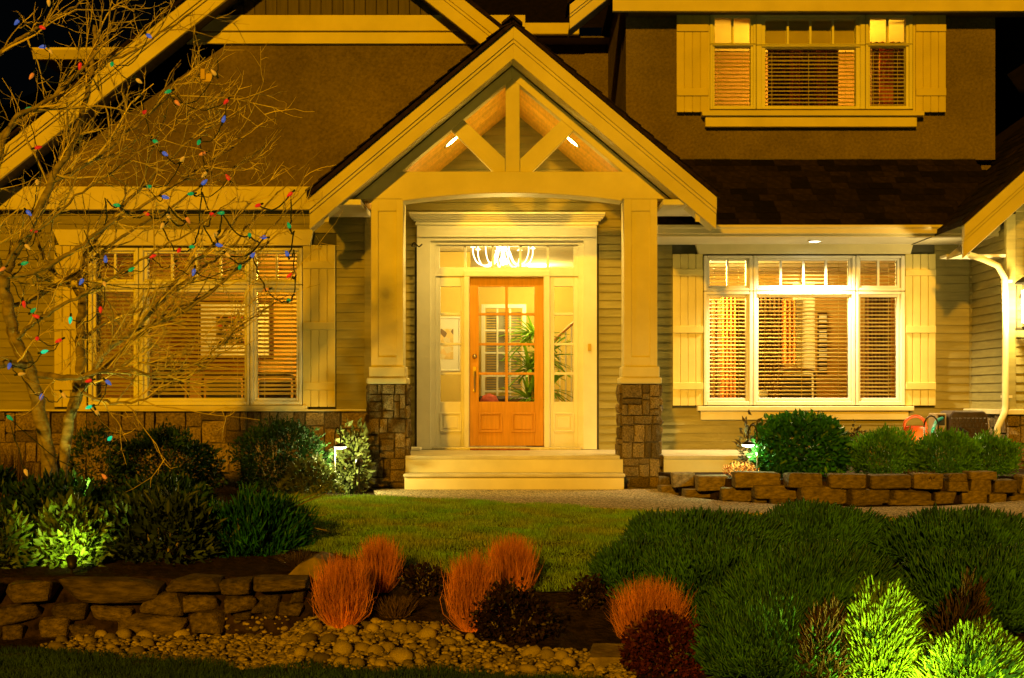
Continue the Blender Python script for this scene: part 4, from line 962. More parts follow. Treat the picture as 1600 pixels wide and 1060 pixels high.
s_ = RNG.uniform(.008, .019, n); an = RNG.uniform(0, 6.28, n); sc = np.stack([s_ * RNG.uniform(.9, 1.5, n), s_, s_ * RNG.uniform(.5, .75, n)], -1)
q = iv[None] * sc[:, None] ; ca, sa = np.cos(an)[:, None], np.sin(an)[:, None]
q = np.stack([q[..., 0] * ca - q[..., 1] * sa, q[..., 0] * sa + q[..., 1] * ca, q[..., 2] + q[..., 0] * RNG.uniform(-.3, .3, n)[:, None]], -1) + np.stack([x, y, ground(x, y) + RNG.uniform(.0, .02, n)], -1)[:, None]
o = np_mesh('pebbles', q.reshape(-1, 3), (jf[None] + (np.arange(n) * len(iv))[:, None, None]).reshape(-1, 3), 'pebble_i', smooth=True); o['kind'] = 'stuff'; o['label'] = 'fine tan river pebbles filling the dry bed'
# ------------------------------------------------------------------ plants
def fol(name, col, island=.4, rough=.5, col2=None, spec=.35, tr=.2): M[name] = mat(name, col, rough, .2, 3, island=island, spec=spec, transl=tr, col2=col2, dirt=.3, dscale=5)
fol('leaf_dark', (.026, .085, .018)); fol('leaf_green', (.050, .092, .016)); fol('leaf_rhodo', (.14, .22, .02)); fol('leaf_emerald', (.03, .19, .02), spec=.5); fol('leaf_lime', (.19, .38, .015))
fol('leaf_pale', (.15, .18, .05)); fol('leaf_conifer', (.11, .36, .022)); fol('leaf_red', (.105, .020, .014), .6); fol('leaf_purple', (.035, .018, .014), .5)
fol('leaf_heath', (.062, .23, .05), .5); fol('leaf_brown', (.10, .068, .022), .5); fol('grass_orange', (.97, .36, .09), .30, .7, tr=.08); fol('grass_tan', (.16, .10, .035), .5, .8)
fol('leaf_sage', (.022, .17, .022), .5)

def dome_dirs(n):
    u = RNG.normal(0, 1, (n, 3)); return u / np.linalg.norm(u, axis=1, keepdims=True)
def lumps(u, seed, amp):
    r_ = np.random.default_rng(seed); s_ = np.zeros(len(u))
    for _ in range(7): s_ += np.sin(u @ r_.normal(0, 3.2, 3) + r_.uniform(0, 6))
    return 1 + amp * s_ / 3
def leaves_mesh(name, P_, D_, L_, W_, m, parent):
    n = len(P_); r_ = RNG.normal(0, 1, (n, 3)); S_ = np.cross(D_, r_); S_ /= np.linalg.norm(S_, axis=1, keepdims=True) + 1e-9; N_ = np.cross(S_, D_)
    L_ = L_[:, None]; W_ = W_[:, None]; droop = N_ * L_ * .12
    v = np.stack([P_, P_ + D_ * L_ * .5 + S_ * W_ + droop, P_ + D_ * L_, P_ + D_ * L_ * .5 - S_ * W_ + droop], 1).reshape(-1, 3)
    q = np.arange(n)[:, None] * 4; f = np.concatenate([q + np.array([[0, 1, 2]]), q + np.array([[0, 2, 3]])])
    return np_mesh(name, v, f, m, parent)
def shrub(name, label, cat, x0, x1, yt, yb, d, n, L_, W_, m, up=.3, amp=.26, seed=0, group=None, depth=.8, shell=.55, stem='leaf_brown', spiky=0):
    cx_ = X((x0 + x1) / 2, d); rx = (X(x1, d) - X(x0, d)) / 2; zt, zb_ = Z(yt, d), Z(yb, d); gz_ = min(zb_, g1(cx_, d)) if X(x0, d) < 1.5 or d < 13 else min(zb_, .2)
    t = thing(name, label, cat, (cx_, d, gz_), group); c_ = np.array([cx_, d, zb_ + (zt - zb_) * .45]); rz = (zt - zb_) * .55
    u = dome_dirs(n); lo_ = u[:, 2] < 0
    rad = RNG.uniform(shell, 1.0, n) ** .7 * lumps(u * 1.5, seed, amp) * np.where(RNG.random(n) < .05, RNG.uniform(1.0, 1.16, n), 1)
    flat = np.where(lo_, np.minimum(1.5, 1 / np.sqrt(np.maximum(.25, 1 - (u[:, 2] * .75) ** 2))), 1)
    P_ = c_ + np.stack([u[:, 0] * rx * rad * flat, u[:, 1] * rx * depth * rad * flat, u[:, 2] * rz * np.where(lo_, .82, 1) * rad], -1) * .95
    D_ = u * .8 + RNG.normal(0, .5, (n, 3)) + np.array([0, 0, up]); D_ /= np.linalg.norm(D_, axis=1, keepdims=True)
    leaves_mesh('foliage', P_, D_, L_ * RNG.uniform(.5, 1.5, n), W_ * RNG.uniform(.6, 1.4, n), m, t)
    s_ = MB()
    for k in range(7):
        a = RNG.uniform(0, 6.28); e = c_ + np.array([math.cos(a) * rx * .6, math.sin(a) * rx * .6 * depth, rz * RNG.uniform(.1, .7)])
        s_.tube([(cx_ + .1 * rx * math.cos(a), d + .1 * rx * math.sin(a), gz_ - .01), tuple((np.array([cx_, d, gz_]) + e) / 2 + RNG.normal(0, .02, 3)), tuple(e)], [.010, .007, .003], 5)
    s_.build('stem', 'bark', t); return t
def tuft(name, label, cat, x0, x1, yt, yb, d, n, w, m, base=.22, group=None, wild=.15, bend=.25, fall=.38):
    cx_ = X((x0 + x1) / 2, d); rx = (X(x1, d) - X(x0, d)) / 2; gz_ = g1(cx_, d); h = Z(yt, d) - gz_
    t = thing(name, label, cat, (cx_, d, gz_), group)
    a = RNG.uniform(0, 6.28, n); q = np.sqrt(RNG.uniform(0, 1, n)); bx, by = np.cos(a) * q * rx * base, np.sin(a) * q * rx * base
    ln = q * RNG.uniform(.55, 1.1, n) + RNG.normal(0, wild * .5, n); ex_, ey_ = np.cos(a) * ln * rx * .92, np.sin(a) * ln * rx * .92
    hh = h * np.sqrt(np.clip(1 - fall * q ** 2.4, .1, 1)) * RNG.uniform(.5, 1.1, n)
    ts = np.array([0, .4, .75, 1.0]); wd = np.array([1, .9, .6, .12]); v = []
    s_ = RNG.uniform(0, 6.28, n); wob = RNG.normal(0, .03, n) * h * 2; wob2 = RNG.normal(0, .06, n) * h * 2; bd = bend * RNG.uniform(-.5, 3, n)
    brk = RNG.random(n) < .12; hh = np.where(brk, hh * RNG.uniform(.35, .7, n), hh)
    for tt, ww in zip(ts, wd):
        px_ = cx_ + bx + (ex_ - bx) * tt ** (1 + bd) + wob * math.sin(tt * 3.1) + RNG.normal(0, .006, n) * tt; py_ = d + by + (ey_ - by) * tt ** (1 + bd) + wob2 * tt; pz2 = gz_ - .005 + hh * tt
        dx, dy = w * ww * np.cos(s_), w * ww * np.sin(s_)
        v += [np.stack([px_ - dx, py_ - dy, pz2], -1), np.stack([px_ + dx, py_ + dy, pz2], -1)]
    v = np.stack(v, 1).reshape(-1, 3); q_ = np.arange(n)[:, None] * 8
    f = np.concatenate([q_ + np.array([[2 * k, 2 * k + 1, 2 * k + 3, 2 * k + 2]]) for k in range(3)])
    np_mesh('leaves', v, f, m, t); return t
def heath(label, x0, x1, yt, yb, d, n, m='leaf_heath', l=.10, w=.0072, seed=0, depth=1.0, up=.75, group='dark heath mounds by the path', name='heath_shrub', cat='shrub'):
    cx_ = X((x0 + x1) / 2, d); rx = (X(x1, d) - X(x0, d)) / 2; gz_ = g1(cx_, d); zt = Z(yt, d); h = zt - gz_
    t = thing(name, label, cat, (cx_, d, gz_), group)
    u = dome_dirs(int(n * 1.6)); u[:, 2] = np.abs(u[:, 2]); u = u[:n]
    rad = RNG.uniform(.80, 1.0, n) * lumps(u * 1.6, seed, .15)
    P_ = np.array([cx_, d, gz_]) + u * np.array([rx, rx * depth, h]) * rad[:, None] * .94
    D_ = u * np.array([1, 1, .8]) + np.array([0, 0, up]) + RNG.normal(0, .36, (n, 3)) + np.array([.25, 0, 0]); D_ /= np.linalg.norm(D_, axis=1, keepdims=True)
    S_ = np.cross(D_, RNG.normal(0, 1, (n, 3))); S_ /= np.linalg.norm(S_, axis=1, keepdims=True); N_ = np.cross(S_, D_)
    L_ = (l * RNG.uniform(.6, 1.35, n))[:, None]; W_ = (w * RNG.uniform(.8, 1.2, n))[:, None]; rows_ = []
    for tt, ww in ((0, .35), (.4, 1.0), (.8, .85)):
        for k in range(3):
            a = 2.094 * k + tt; rows_.append(P_ + D_ * L_ * tt + (S_ * math.cos(a) + N_ * math.sin(a)) * W_ * ww)
    rows_.append(P_ + D_ * L_); v = np.stack(rows_, 1).reshape(-1, 3); q_ = np.arange(n)[:, None] * 10; fs_ = []
    for r0 in (0, 3):
        for k in range(3):
            k2 = (k + 1) % 3; fs_ += [(r0 + k, r0 + k2, r0 + 3 + k2), (r0 + k, r0 + 3 + k2, r0 + 3 + k)]
    for k in range(3): fs_.append((6 + k, 6 + (k + 1) % 3, 9))
    np_mesh('foliage', v, np.concatenate([q_ + np.array([f_]) for f_ in fs_]), m, t)
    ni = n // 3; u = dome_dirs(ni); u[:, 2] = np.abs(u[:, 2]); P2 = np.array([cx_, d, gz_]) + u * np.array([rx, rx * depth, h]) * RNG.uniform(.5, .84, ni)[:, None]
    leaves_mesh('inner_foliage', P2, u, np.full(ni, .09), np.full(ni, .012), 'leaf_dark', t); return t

# wall-side shrubs of the house
shrub('round_shrub', 'dark round shrub against the stone base behind the tree', 'shrub', 172, 348, 662, 778, 14.0, 5200, .05, .012, 'leaf_dark', seed=1, amp=.2)
shrub('round_shrub', 'dark leaning shrub against the stone base beside the path lamp', 'shrub', 366, 508, 650, 772, 14.6, 5200, .045, .011, 'leaf_dark', seed=2, amp=.2)
shrub('thin_shrub', 'thin dark shrub behind the second tree trunk', 'shrub', 100, 195, 660, 778, 13.4, 900, .05, .012, 'leaf_dark', seed=3)
shrub('azalea', 'low pale azalea glowing under the path lamp', 'shrub', 440, 528, 722, 775, 14.3, 1500, .05, .016, 'leaf_pale', seed=4)
shrub('laurel', 'pale leafed laurel between path lamp and stone column', 'shrub', 522, 580, 668, 774, 14.9, 700, .075, .02, 'leaf_pale', seed=5, shell=.4)
tuft('brown_grass', 'dead brown upright grass behind the first trunk', 'grass clump', -25, 62, 690, 785, 12.9, 500, .004, 'grass_tan', .5, wild=.3)
# bed above the slab wall
def low(n_, lab, *a, **k): return shrub('rhododendron', lab, 'shrub', *a, group='rhododendrons above the slab wall', **k)
low('', 'lime lit rhododendron around the glowing ground spotlight', 52, 168, 786, 906, 9.95, 1700, .085, .0165, 'leaf_rhodo', seed=11, up=.5, amp=.12)
low('', 'half cut off rhododendron at the picture edge beside the lime lit one', -60, 50, 800, 908, 9.8, 1300, .085, .0165, 'leaf_rhodo', seed=12, up=.5)
low('', 'dark rhododendron at the foot of the tree trunks', 10, 190, 752, 850, 11.0, 1700, .09, .018, 'leaf_dark', seed=13, up=.5)
low('', 'dark rhododendron behind the one cut off by the picture edge', -80, 60, 745, 850, 11.2, 1300, .09, .018, 'leaf_dark', seed=14, up=.5)
low('', 'wide dark rhododendron between lime lit one and sage clump', 150, 350, 776, 902, 10.2, 2600, .085, .016, 'leaf_green', seed=15, up=.5)
low('', 'dark rhododendron on the far side of the wide dark one', 180, 330, 752, 830, 11.6, 1500, .08, .016, 'leaf_dark', seed=16, up=.5)
shrub('sage', 'upright green sage clump with emerald lit tips', 'sage', 312, 470, 776, 896, 10.4, 5200, .085, .0055, 'leaf_sage', seed=17, up=1.3, amp=.3)
tuft('sage', 'small leaning sage clump nearest the lawn corner', 'sage', 395, 512, 778, 868, 10.9, 1000, .0045, 'leaf_sage', .35, wild=.35)
tuft('dry_grass', 'dark dry grass tuft over the boulder', 'grass clump', 418, 520, 858, 902, 9.75, 420, .003, 'leaf_brown', .3, wild=.4)
tw = thing('bare_shrub', 'bare twiggy shrub arching towards the lawn', 'shrub', (X(420, 10.7), 10.7, g1(X(420, 10.7), 10.7)))
mb = MB()
for k in range(26):
    e = P(RNG.uniform(430, 520), RNG.uniform(768, 850), 10.7 + RNG.uniform(-.3, .3)); b0 = (X(RNG.uniform(400, 430), 10.7), 10.7, -.06)
    m1 = tuple(np.array(b0) * .5 + np.array(e) * .5 + np.array([0, 0, .06])); mb.tube(catmull([b0, m1, e], 4), [.006] * 4 + [.004] * 4 + [.002], 4)
mb.build('twigs', 'bark', tw)
# orange tufts, dark and red shrubs round the pebbles
def og(lab, x0, x1, yt, yb, n): tuft('orange_grass', lab, 'ornamental grass', x0, x1, yt, yb, gp((x0 + x1) / 2, yb - 6)[1], int(n * 1.7), .0021, 'grass_orange', .38, 'orange ornamental grass tufts')
og('orange grass tuft beside the end of the slab wall', 478, 592, 868, 984, 1900)
og('orange grass tuft behind the one at the slab wall end', 550, 636, 838, 930, 1500)
og('orange grass tuft leaning against the dark purple shrub', 688, 792, 864, 990, 1900)
og('orange grass tuft farthest back on the lawn edge', 748, 850, 836, 938, 1800)
og('orange grass tuft behind the round red shrub', 944, 1090, 905, 1022, 2200)
shrub('barberry', 'dark purple round shrub between orange tufts and bare soil', 'shrub', 738, 862, 914, 1020, 8.55, 3000, .028, .010, 'leaf_purple', seed=21)
shrub('barberry', 'tiny dark shrub between the two pairs of orange tufts', 'shrub', 630, 694, 884, 926, 9.3, 700, .03, .010, 'leaf_purple', seed=22)
shrub('barberry', 'tiny dark shrub at the edge of the heath mounds', 'shrub', 888, 945, 902, 955, 9.1, 800, .03, .010, 'leaf_purple', seed=23)
shrub('barberry', 'round red leafed shrub before the orange tuft', 'shrub', 972, 1114, 956, 1072, 7.95, 4600, .026, .010, 'leaf_red', seed=24, amp=.08)
tuft('sedge', 'small brown sedge among the pebbles', 'sedge', 572, 664, 930, 978, 8.95, 420, .004, 'grass_tan', .4, wild=.4)
# heath mounds
heath('heath mound nearest the lawn with rounded shoulder', 955, 1245, 806, 940, 10.1, 7500, seed=31)
heath('heath mound in the back row between two others', 1150, 1400, 800, 930, 10.5, 7000, seed=32)
heath('heath mound in the back row cut by the picture edge', 1370, 1660, 812, 950, 10.2, 7500, seed=33)
heath('big heath mound in front, above the lime lit heath', 1085, 1430, 868, 1070, 8.6, 9500, seed=34)
heath('heath mound behind the lime lit heath at the edge', 1390, 1680, 868, 1060, 8.9, 8000, seed=35)
heath('heath mound in the hollow between lawn and big front mound', 965, 1310, 846, 965, 9.3, 6500, seed=37)
heath('small heath mound at the lawn edge sloping to bare soil', 928, 1075, 858, 945, 9.5, 2600, seed=38)
heath('low heath mound spilling beside the red shrub', 1100, 1330, 940, 1080, 7.9, 5000, seed=36)
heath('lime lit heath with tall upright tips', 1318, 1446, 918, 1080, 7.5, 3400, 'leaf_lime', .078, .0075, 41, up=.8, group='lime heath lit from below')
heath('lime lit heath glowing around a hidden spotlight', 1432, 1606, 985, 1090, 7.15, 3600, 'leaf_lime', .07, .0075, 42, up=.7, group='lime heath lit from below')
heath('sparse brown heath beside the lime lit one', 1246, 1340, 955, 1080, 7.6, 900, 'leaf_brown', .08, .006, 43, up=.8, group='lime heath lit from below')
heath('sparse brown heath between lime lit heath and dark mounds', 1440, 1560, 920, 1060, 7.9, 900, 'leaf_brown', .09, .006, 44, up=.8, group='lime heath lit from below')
# raised bed by the window
hd = shrub('clipped_hedge', 'clipped leafy green shrub below the bright window', 'shrub', 1172, 1330, 646, 746, 14.3, 5600, .062, .019, 'leaf_emerald', seed=51, amp=.09)
shrub('sprawling_shrub', 'sprawling brown leafed twigs beside the hook lamp', 'shrub', 1148, 1200, 652, 738, 14.5, 170, .075, .016, 'leaf_brown', seed=52, shell=.2)
shrub('sprawling_shrub', 'brown leafed twigs on the far side of the clipped shrub', 'shrub', 1318, 1358, 664, 730, 14.6, 220, .055, .014, 'leaf_brown', seed=53, shell=.2)
def conifer(lab, x0, x1, yt, yb, d, n, sd): shrub('dwarf_conifer', lab, 'conifer', x0, x1, yt, yb, d, n, .05, .006, 'leaf_conifer', seed=sd, up=.9, amp=.14, group='feathery conifers in the raised bed')
conifer('feathery dwarf conifer next to the clipped shrub', 1326, 1440, 672, 746, 14.2, 6000, 61)
conifer('feathery dwarf conifer lit white before the hose reel', 1424, 1530, 676, 750, 14.0, 6000, 62)
conifer('feathery dwarf conifer below the downspout', 1504, 1590, 680, 746, 14.3, 5000, 63)
shrub('heather', 'small orange heather beside the hook lamp pole', 'heather', 1128, 1184, 726, 744, 14.3, 420, .04, .004, 'grass_orange', seed=64, up=1.2)
for n_, (lab, x0, x1, yt, yb, d) in enumerate([('low trailing dry plant over the wall top', 1400, 1480, 738, 752, 13.4)]):
    shrub('trailing_plant', lab, 'plant', x0, x1, yt, yb, d, 500, .03, .006, 'leaf_brown', seed=70)

# ------------------------------------------------------------------ garden things and lamps
def hook_lamp(label, base, px_pole, top_py, d, sx, e, col, face='hot', tilt=0, aim=(0, 0, -1)):
    t = thing('path_lamp', label, 'garden lamp', base, 'hooked garden path lamps'); x = X(px_pole, d); zt = Z(top_py, d); rr_ = abs(sx) / 2
    arc = [(x + sx / 2 - sx / 2 * math.cos(a), d, zt - .11 + .11 * math.sin(a)) for a in np.linspace(0, math.pi, 9)]
    MB().tube([(x, d, base[2] - .02), (x, d, zt - .12)], .010, 8).build('pole', 'steel', t, smooth=True)
    MB().tube([(x, d, zt - .14)] + arc + [(x + sx, d, zt - .17)], .008, 6).build('hook', 'metal', t, smooth=True)
    c_ = (x + sx, d, zt - .20)
    sh = MB().lathe([(.068, 0), (.07, .006), (.03, .035), (.001, .045)], c_, 18).build('lamp_shade', 'metal', t, smooth=True)
    MB().lathe([(.001, -.022), (.045, -.016), (.064, -.001), (.001, .001)], c_, 18).build('lens', face, sh, smooth=True)
    lamp('path_lamp_light', 'POINT', (c_[0], c_[1] , c_[2] - .06), e, col, t, .03)
GW = (1, .95, .30)
dl_ = gp(523, 775)[1]
hook_lamp('lit hook lamp between azalea and laurel', (X(523, dl_), dl_, 0), 523, 668, dl_, X(532, dl_) - X(523, dl_), 34, GW)
hook_lamp('lit hook lamp between orange heather and clipped shrub', (X(1183, 14.15), 14.15, .2), 1183, 664, 14.15, -.09, 13, (.75, 1, .45))
hook_lamp('lit hook lamp between watering can and hose reel', (X(1444, 14.9), 14.9, .2), 1444, 650, 14.9, X(1466, 14.9) - X(1444, 14.9), 10, GW)
def ground_spot(label, px, py, d, target, e, col, spot=75, face='hot'):
    z = g1(X(px, d), d); p = Vector((X(px, d), d, Z(py, d))); t = thing('ground_spotlight', label, 'spotlight', (p.x, d, min(z, p.z - .1)), 'ground spotlights in the beds')
    ax = (Vector(target) - p).normalized()
    MB().tube([(p.x, d, min(z, p.z - .1)), (p.x, d, p.z - .02)], .010, 6).build('stake', 'metal', t)
    MB().lathe([(.001, -.09), (.028, -.08), (.035, -.02), (.04, .0), (.036, .0), (.032, -.012), (.001, -.014)], p, 14, ax).build('housing', 'metal', t, smooth=True)
    MB().lathe([(.001, -.008), (.031, -.008), (.031, -.005), (.001, -.004)], p, 14, ax).build('lens', face, t)
    lamp('ground_spotlight_beam', 'SPOT', p + ax * .02, e, col, t, .03, target, spot); return t
LIME = (.95, 1, .18)
ground_spot('glowing spotlight in the lime lit rhododendron', 112, 874, 9.55, P(105, 800, 10.0), 19, (.85, 1, .12), 120)
ground_spot('spotlight at the foot of the trunks shining up the tree', 118, 782, 11.0, P(170, 470, 11.6), 170, LIME, 80)
ground_spot('spotlight low beside the tall lime heath', 1410, 1090, 6.7, P(1385, 965, 7.5), 78, (1, 1, .12), 80)
ground_spot('spotlight low in front of the glowing lime heath', 1535, 1100, 6.3, P(1520, 1015, 7.1), 74, (.85, 1, .12), 85)
gs = ground_spot('unlit dark stake spotlight before the pale laurel', 561, 722, 14.3, P(575, 680, 15), .01, LIME, 60, 'metal')
# watering can, hose reel
wx, wd = X(1430, 15.3), 15.3; wz = .205
can = thing('watering_can', 'orange red plastic watering can behind the conifers', 'watering can', (wx, wd, wz))
zt_ = Z(668, wd)
MB().lathe([(.001, wz), (.145, wz), (.15, wz + .05), (.135, zt_ - .06), (.10, zt_), (.085, zt_ + .015), (.07, zt_), (.001, zt_ - .02)], (wx, wd, 0), 20).build('can_body', 'red_p', can, smooth=True)
MB().tube(catmull([(wx - .12, wd, zt_ - .03), (wx - .10, wd, zt_ + .07), (wx - .0, wd, zt_ + .12), (wx + .09, wd, zt_ + .08), (wx + .12, wd, zt_ - .02)], 6), .017, 8).build('handle', 'red_p', can, smooth=True)
sp_ = MB().tube([(wx + .12, wd, wz + .10), (wx + .22, wd, zt_ - .08), (wx + .27, wd, zt_ - .05)], [.03, .02, .017], 8).build('spout', 'red_p', can, smooth=True)
hx0, hx1, hd_ = X(1482, 15.5), X(1545, 15.5), 15.5; hz1 = Z(642, 15.5)
hr = thing('hose_reel', 'dark wicker patterned hose reel box near the downspout', 'hose reel', ((hx0 + hx1) / 2, hd_, .2))
MB().prism([(hx0 + .01, .2), (hx1 - .01, .2), (hx1, .45), (hx1 - .015, hz1 - .05), (hx1 - .06, hz1), (hx0 + .05, hz1), (hx0 + .01, hz1 - .05), (hx0, .45)], hd_ - .02, hd_ + .42, 'y').build('reel_box', 'brown_p', hr, bevel=.015)
for j in range(9):
    for i in range(9):
        zc = .26 + j * .062; xc = hx0 + .035 + (i + .5 * (j % 2)) * .044
        if zc < hz1 - .05 and xc < hx1 - .03: MB().box(xc - .017, xc + .017, hd_ - .030, hd_ - .019, zc - .024, zc + .024).build('weave', 'brown_p', hr, bevel=.006)
MB().box(hx0 - .11, hx0 - .005, hd_ + .05, hd_ + .38, .2, hz1 - .03).build('side_panel', 'tan_p', hr, bevel=.01); MB().box(hx0 - .10, hx0 - .03, hd_ + .03, hd_ + .049, hz1 - .16, hz1 - .05).build('recess', 'metal', hr)
MB().tube([(hx0 + .10, hd_ - .05, Z(668, hd_)), (hx0 + .20, hd_ - .06, Z(677, hd_))], .014, 8).build('crank_handle', 'metal', hr)
tag(recentre(MB().tube(catmull([(hx0 - .06, 15.53, Z(654, 15.4)), (X(1466, 15.3), 15.35, Z(658, 15.3)), (X(1459, 15.2), 15.2, Z(668, 15.2)), (X(1457, 15.2), 15.2, Z(678, 15.2)), (X(1460, 15.2), 15.25, .3), (X(1470, 15.2), 15.3, .215)], 6), .018, 8).build('garden_hose', 'teal_p', None, smooth=True)), 'short teal hose end hanging from the hose reel', 'hose')

# ------------------------------------------------------------------ the bare tree with its string lights
TD = 11.35
tree = thing('bare_tree', 'leafless multi stemmed tree hung with coloured string lights', 'tree', (X(80, TD), TD, g1(X(80, TD), TD)))
LIMBS = [  # name, radius start, radius end (m), points (px, py, depth offset)
 ('trunk', .075, .052, [(82, 800, 0), (76, 720, 0), (62, 640, 0), (44, 572, 0), (24, 532, 0), (12, 480, -.05), (6, 432, -.1)]),
 ('trunk', .062, .040, [(90, 802, .1), (96, 740, .1), (108, 655, .12), (123, 600, .15), (126, 520, .2), (130, 460, .25)]),
 ('branch', .050, .018, [(6, 432, -.1), (22, 400, -.15), (50, 352, -.2), (80, 284, -.25), (112, 225, -.3), (130, 170, -.3), (146, 95, -.3), (150, 40, -.3)]),
 ('branch', .030, .007, [(80, 284, -.25), (125, 262, -.2), (172, 230, -.1), (230, 180, 0), (285, 135, .1), (345, 92, .2)]),
 ('branch', .045, .022, [(44, 572, 0), (10, 568, -.2), (-40, 572, -.4), (-90, 540, -.5)]),
 ('branch', .036, .008, [(6, 432, -.1), (-12, 380, -.3), (-14, 300, -.4), (20, 190, -.5), (72, 160, -.5), (118, 118, -.5), (160, 70, -.4), (185, 10, -.4)]),
 ('branch', .032, .007, [(-20, 260, .3), (10, 205, .3), (60, 175, .3), (110, 150, .35), (160, 105, .4), (225, 70, .4), (300, 20, .5)]),
 ('branch', .026, .006, [(-20, 100, -.2), (20, 70, -.2), (60, 42, -.2), (110, 15, -.2), (150, -20, -.2)]),
 ('branch', .040, .010, [(108, 655, .12), (128, 610, -.1), (150, 575, -.2), (172, 540, -.3), (205, 520, -.35), (240, 480, -.4), (280, 432, -.4), (330, 385, -.4), (380, 330, -.35)]),
 ('branch', .034, .008, [(62, 586, -.15), (95, 590, -.35), (135, 586, -.5), (170, 570, -.5), (198, 540, -.55), (235, 512, -.5), (290, 485, -.5), (350, 440, -.45), (420, 380, -.4)]),
 ('branch', .018, .004, [(118, 600, -.1), (140, 620, -.3), (180, 630, -.4), (215, 627, -.45), (250, 612, -.5), (310, 578, -.5), (380, 530, -.4)]),
 ('branch', .030, .007, [(130, 460, .25), (125, 430, .3), (140, 390, .3), (178, 340, .35), (215, 300, .4), (262, 250, .4), (310, 205, .4), (370, 140, .4)]),
 ('branch', .026, .006, [(130, 470, .25), (105, 440, .35), (80, 420, .4), (60, 380, .4), (66, 330, .5), (95, 270, .5), (100, 200, .5)]),
 ('branch', .028, .006, [(6, 432, -.1), (50, 425, -.3), (110, 395, -.4), (170, 350, -.4), (225, 320, -.4), (300, 270, -.3), (360, 230, -.2), (410, 190, -.2)]),
 ('branch', .024, .005, [(12, 480, -.05), (60, 465, .2), (120, 425, .3), (190, 370, .4), (260, 330, .5), (330, 280, .5), (400, 240, .5), (445, 200, .5)]),
 ('branch', .022, .005, [(24, 532, 0), (60, 500, -.3), (110, 470, -.5), (165, 440, -.6), (230, 400, -.6), (300, 360, -.6), (370, 310, -.6)]),
 ('branch', .018, .004, [(205, 520, -.35), (255, 495, -.2), (310, 470, 0), (370, 420, .1), (430, 350, .1), (490, 290, .1)]),
 ('branch', .018, .004, [(240, 480, -.4), (300, 430, -.2), (350, 395, 0), (400, 340, .2), (450, 285, .2), (500, 235, .2)]),
 ('branch', .016, .004, [(135, 586, -.5), (185, 575, -.6), (250, 585, -.7), (320, 560, -.7), (390, 500, -.7), (450, 460, -.6)]),
 ('branch', .020, .005, [(130, 530, .2), (170, 500, .4), (210, 490, .5), (270, 455, .5), (330, 420, .5), (400, 395, .5)]),
 ('branch', .018, .004, [(-10, 440, -.3), (30, 380, -.5), (70, 350, -.6), (130, 300, -.6), (180, 265, -.6), (240, 215, -.5), (300, 170, -.4)]),
]
samples = []; BR = []
for nm, ra, rb, pts in LIMBS:
    w3 = [np.array(P(px, py, TD + dz)) for px, py, dz in pts]; cr = catmull(w3, 6); m_ = len(cr)
    cr = [c_ + RNG.normal(0, .006, 3) * (i > 2) for i, c_ in enumerate(cr)]
    rads = [.84 * ra + .84 * (rb - ra) * (i / (m_ - 1)) ** .8 for i in range(m_)]
    MB().tube(cr, rads, 10 if ra > .03 else 7).build(nm, 'bark', tree, smooth=True)
    for i in range(2, m_ - 1):
        if nm == 'trunk' and i < m_ * .55: continue
        dirn = cr[i + 1] - cr[i - 1]; samples.append((cr[i], dirn / np.linalg.norm(dirn), rads[i]))
TV, TF, nT = [], [], 0
def twig(p, dirn, l, r0, segs, curl, sides=3):
    global nT
    pts = [p]; dd = dirn / np.linalg.norm(dirn)
    for k in range(segs):
        dd = dd + RNG.normal(0, curl, 3) * np.array([1, .7, 1]) + np.array([.0, 0, .05]); dd /= np.linalg.norm(dd); pts.append(pts[-1] + dd * l / segs)
    for i, q in enumerate(pts):
        t = pts[min(i + 1, segs)] - pts[max(0, i - 1)]; t /= np.linalg.norm(t); a = np.cross(t, [.31, .83, .45]); a /= np.linalg.norm(a); b = np.cross(t, a); rr_ = r0 * (1 - .72 * i / segs)
        for k in range(sides): an_ = 2.0944 * k; TV.append(q + (a * math.cos(an_) + b * math.sin(an_)) * rr_)
    for i in range(segs):
        for k in range(sides): TF.append((nT + i * sides + k, nT + i * sides + (k + 1) % sides, nT + (i + 1) * sides + (k + 1) % sides, nT + (i + 1) * sides + k))
    nT += (segs + 1) * sides; return pts
def spray(dirn, s_):
    q = dirn + RNG.normal(0, s_, 3) * np.array([1, .8, 1]); return q / np.linalg.norm(q)
UP = np.array([.45, 0, .55])
for k in range(210):
    p, dirn, rr_ = samples[RNG.integers(len(samples))]
    l = RNG.uniform(.25, .95); q = twig(p, spray(dirn * .6 + UP * .55, .45), l, min(rr_ * .7, .0085 * (.6 + l)), 7, .16)
    for j in range(RNG.integers(3, 6)):
        i = RNG.integers(1, 7); d1 = q[i + 1 if i < 7 else i] - q[i - 1]; d1 /= np.linalg.norm(d1)
        q2 = twig(q[i], spray(d1 * .7 + UP * .2, .5), RNG.uniform(.12, .46) * min(1, l + .3), .0048, 5, .2)
        for m2 in range(RNG.integers(1, 4)):
            i2 = RNG.integers(1, 5); d2 = q2[i2 + 1] - q2[i2 - 1]; d2 /= np.linalg.norm(d2); q3 = twig(q2[i2], spray(d2 * .6, .6), RNG.uniform(.04, .2), .0034, 3, .25)
for k in range(260):
    p, dirn, rr_ = samples[RNG.integers(len(samples))]; twig(p, spray(dirn * .3 + UP * .2, .8), RNG.uniform(.05, .22), .0032, 4, .3)
o = np_mesh('twigs', np.array(TV), np.array(TF), 'twig', tree); o['kind'] = 'stuff'; o['label'] = 'fine amber twigs of the crown'

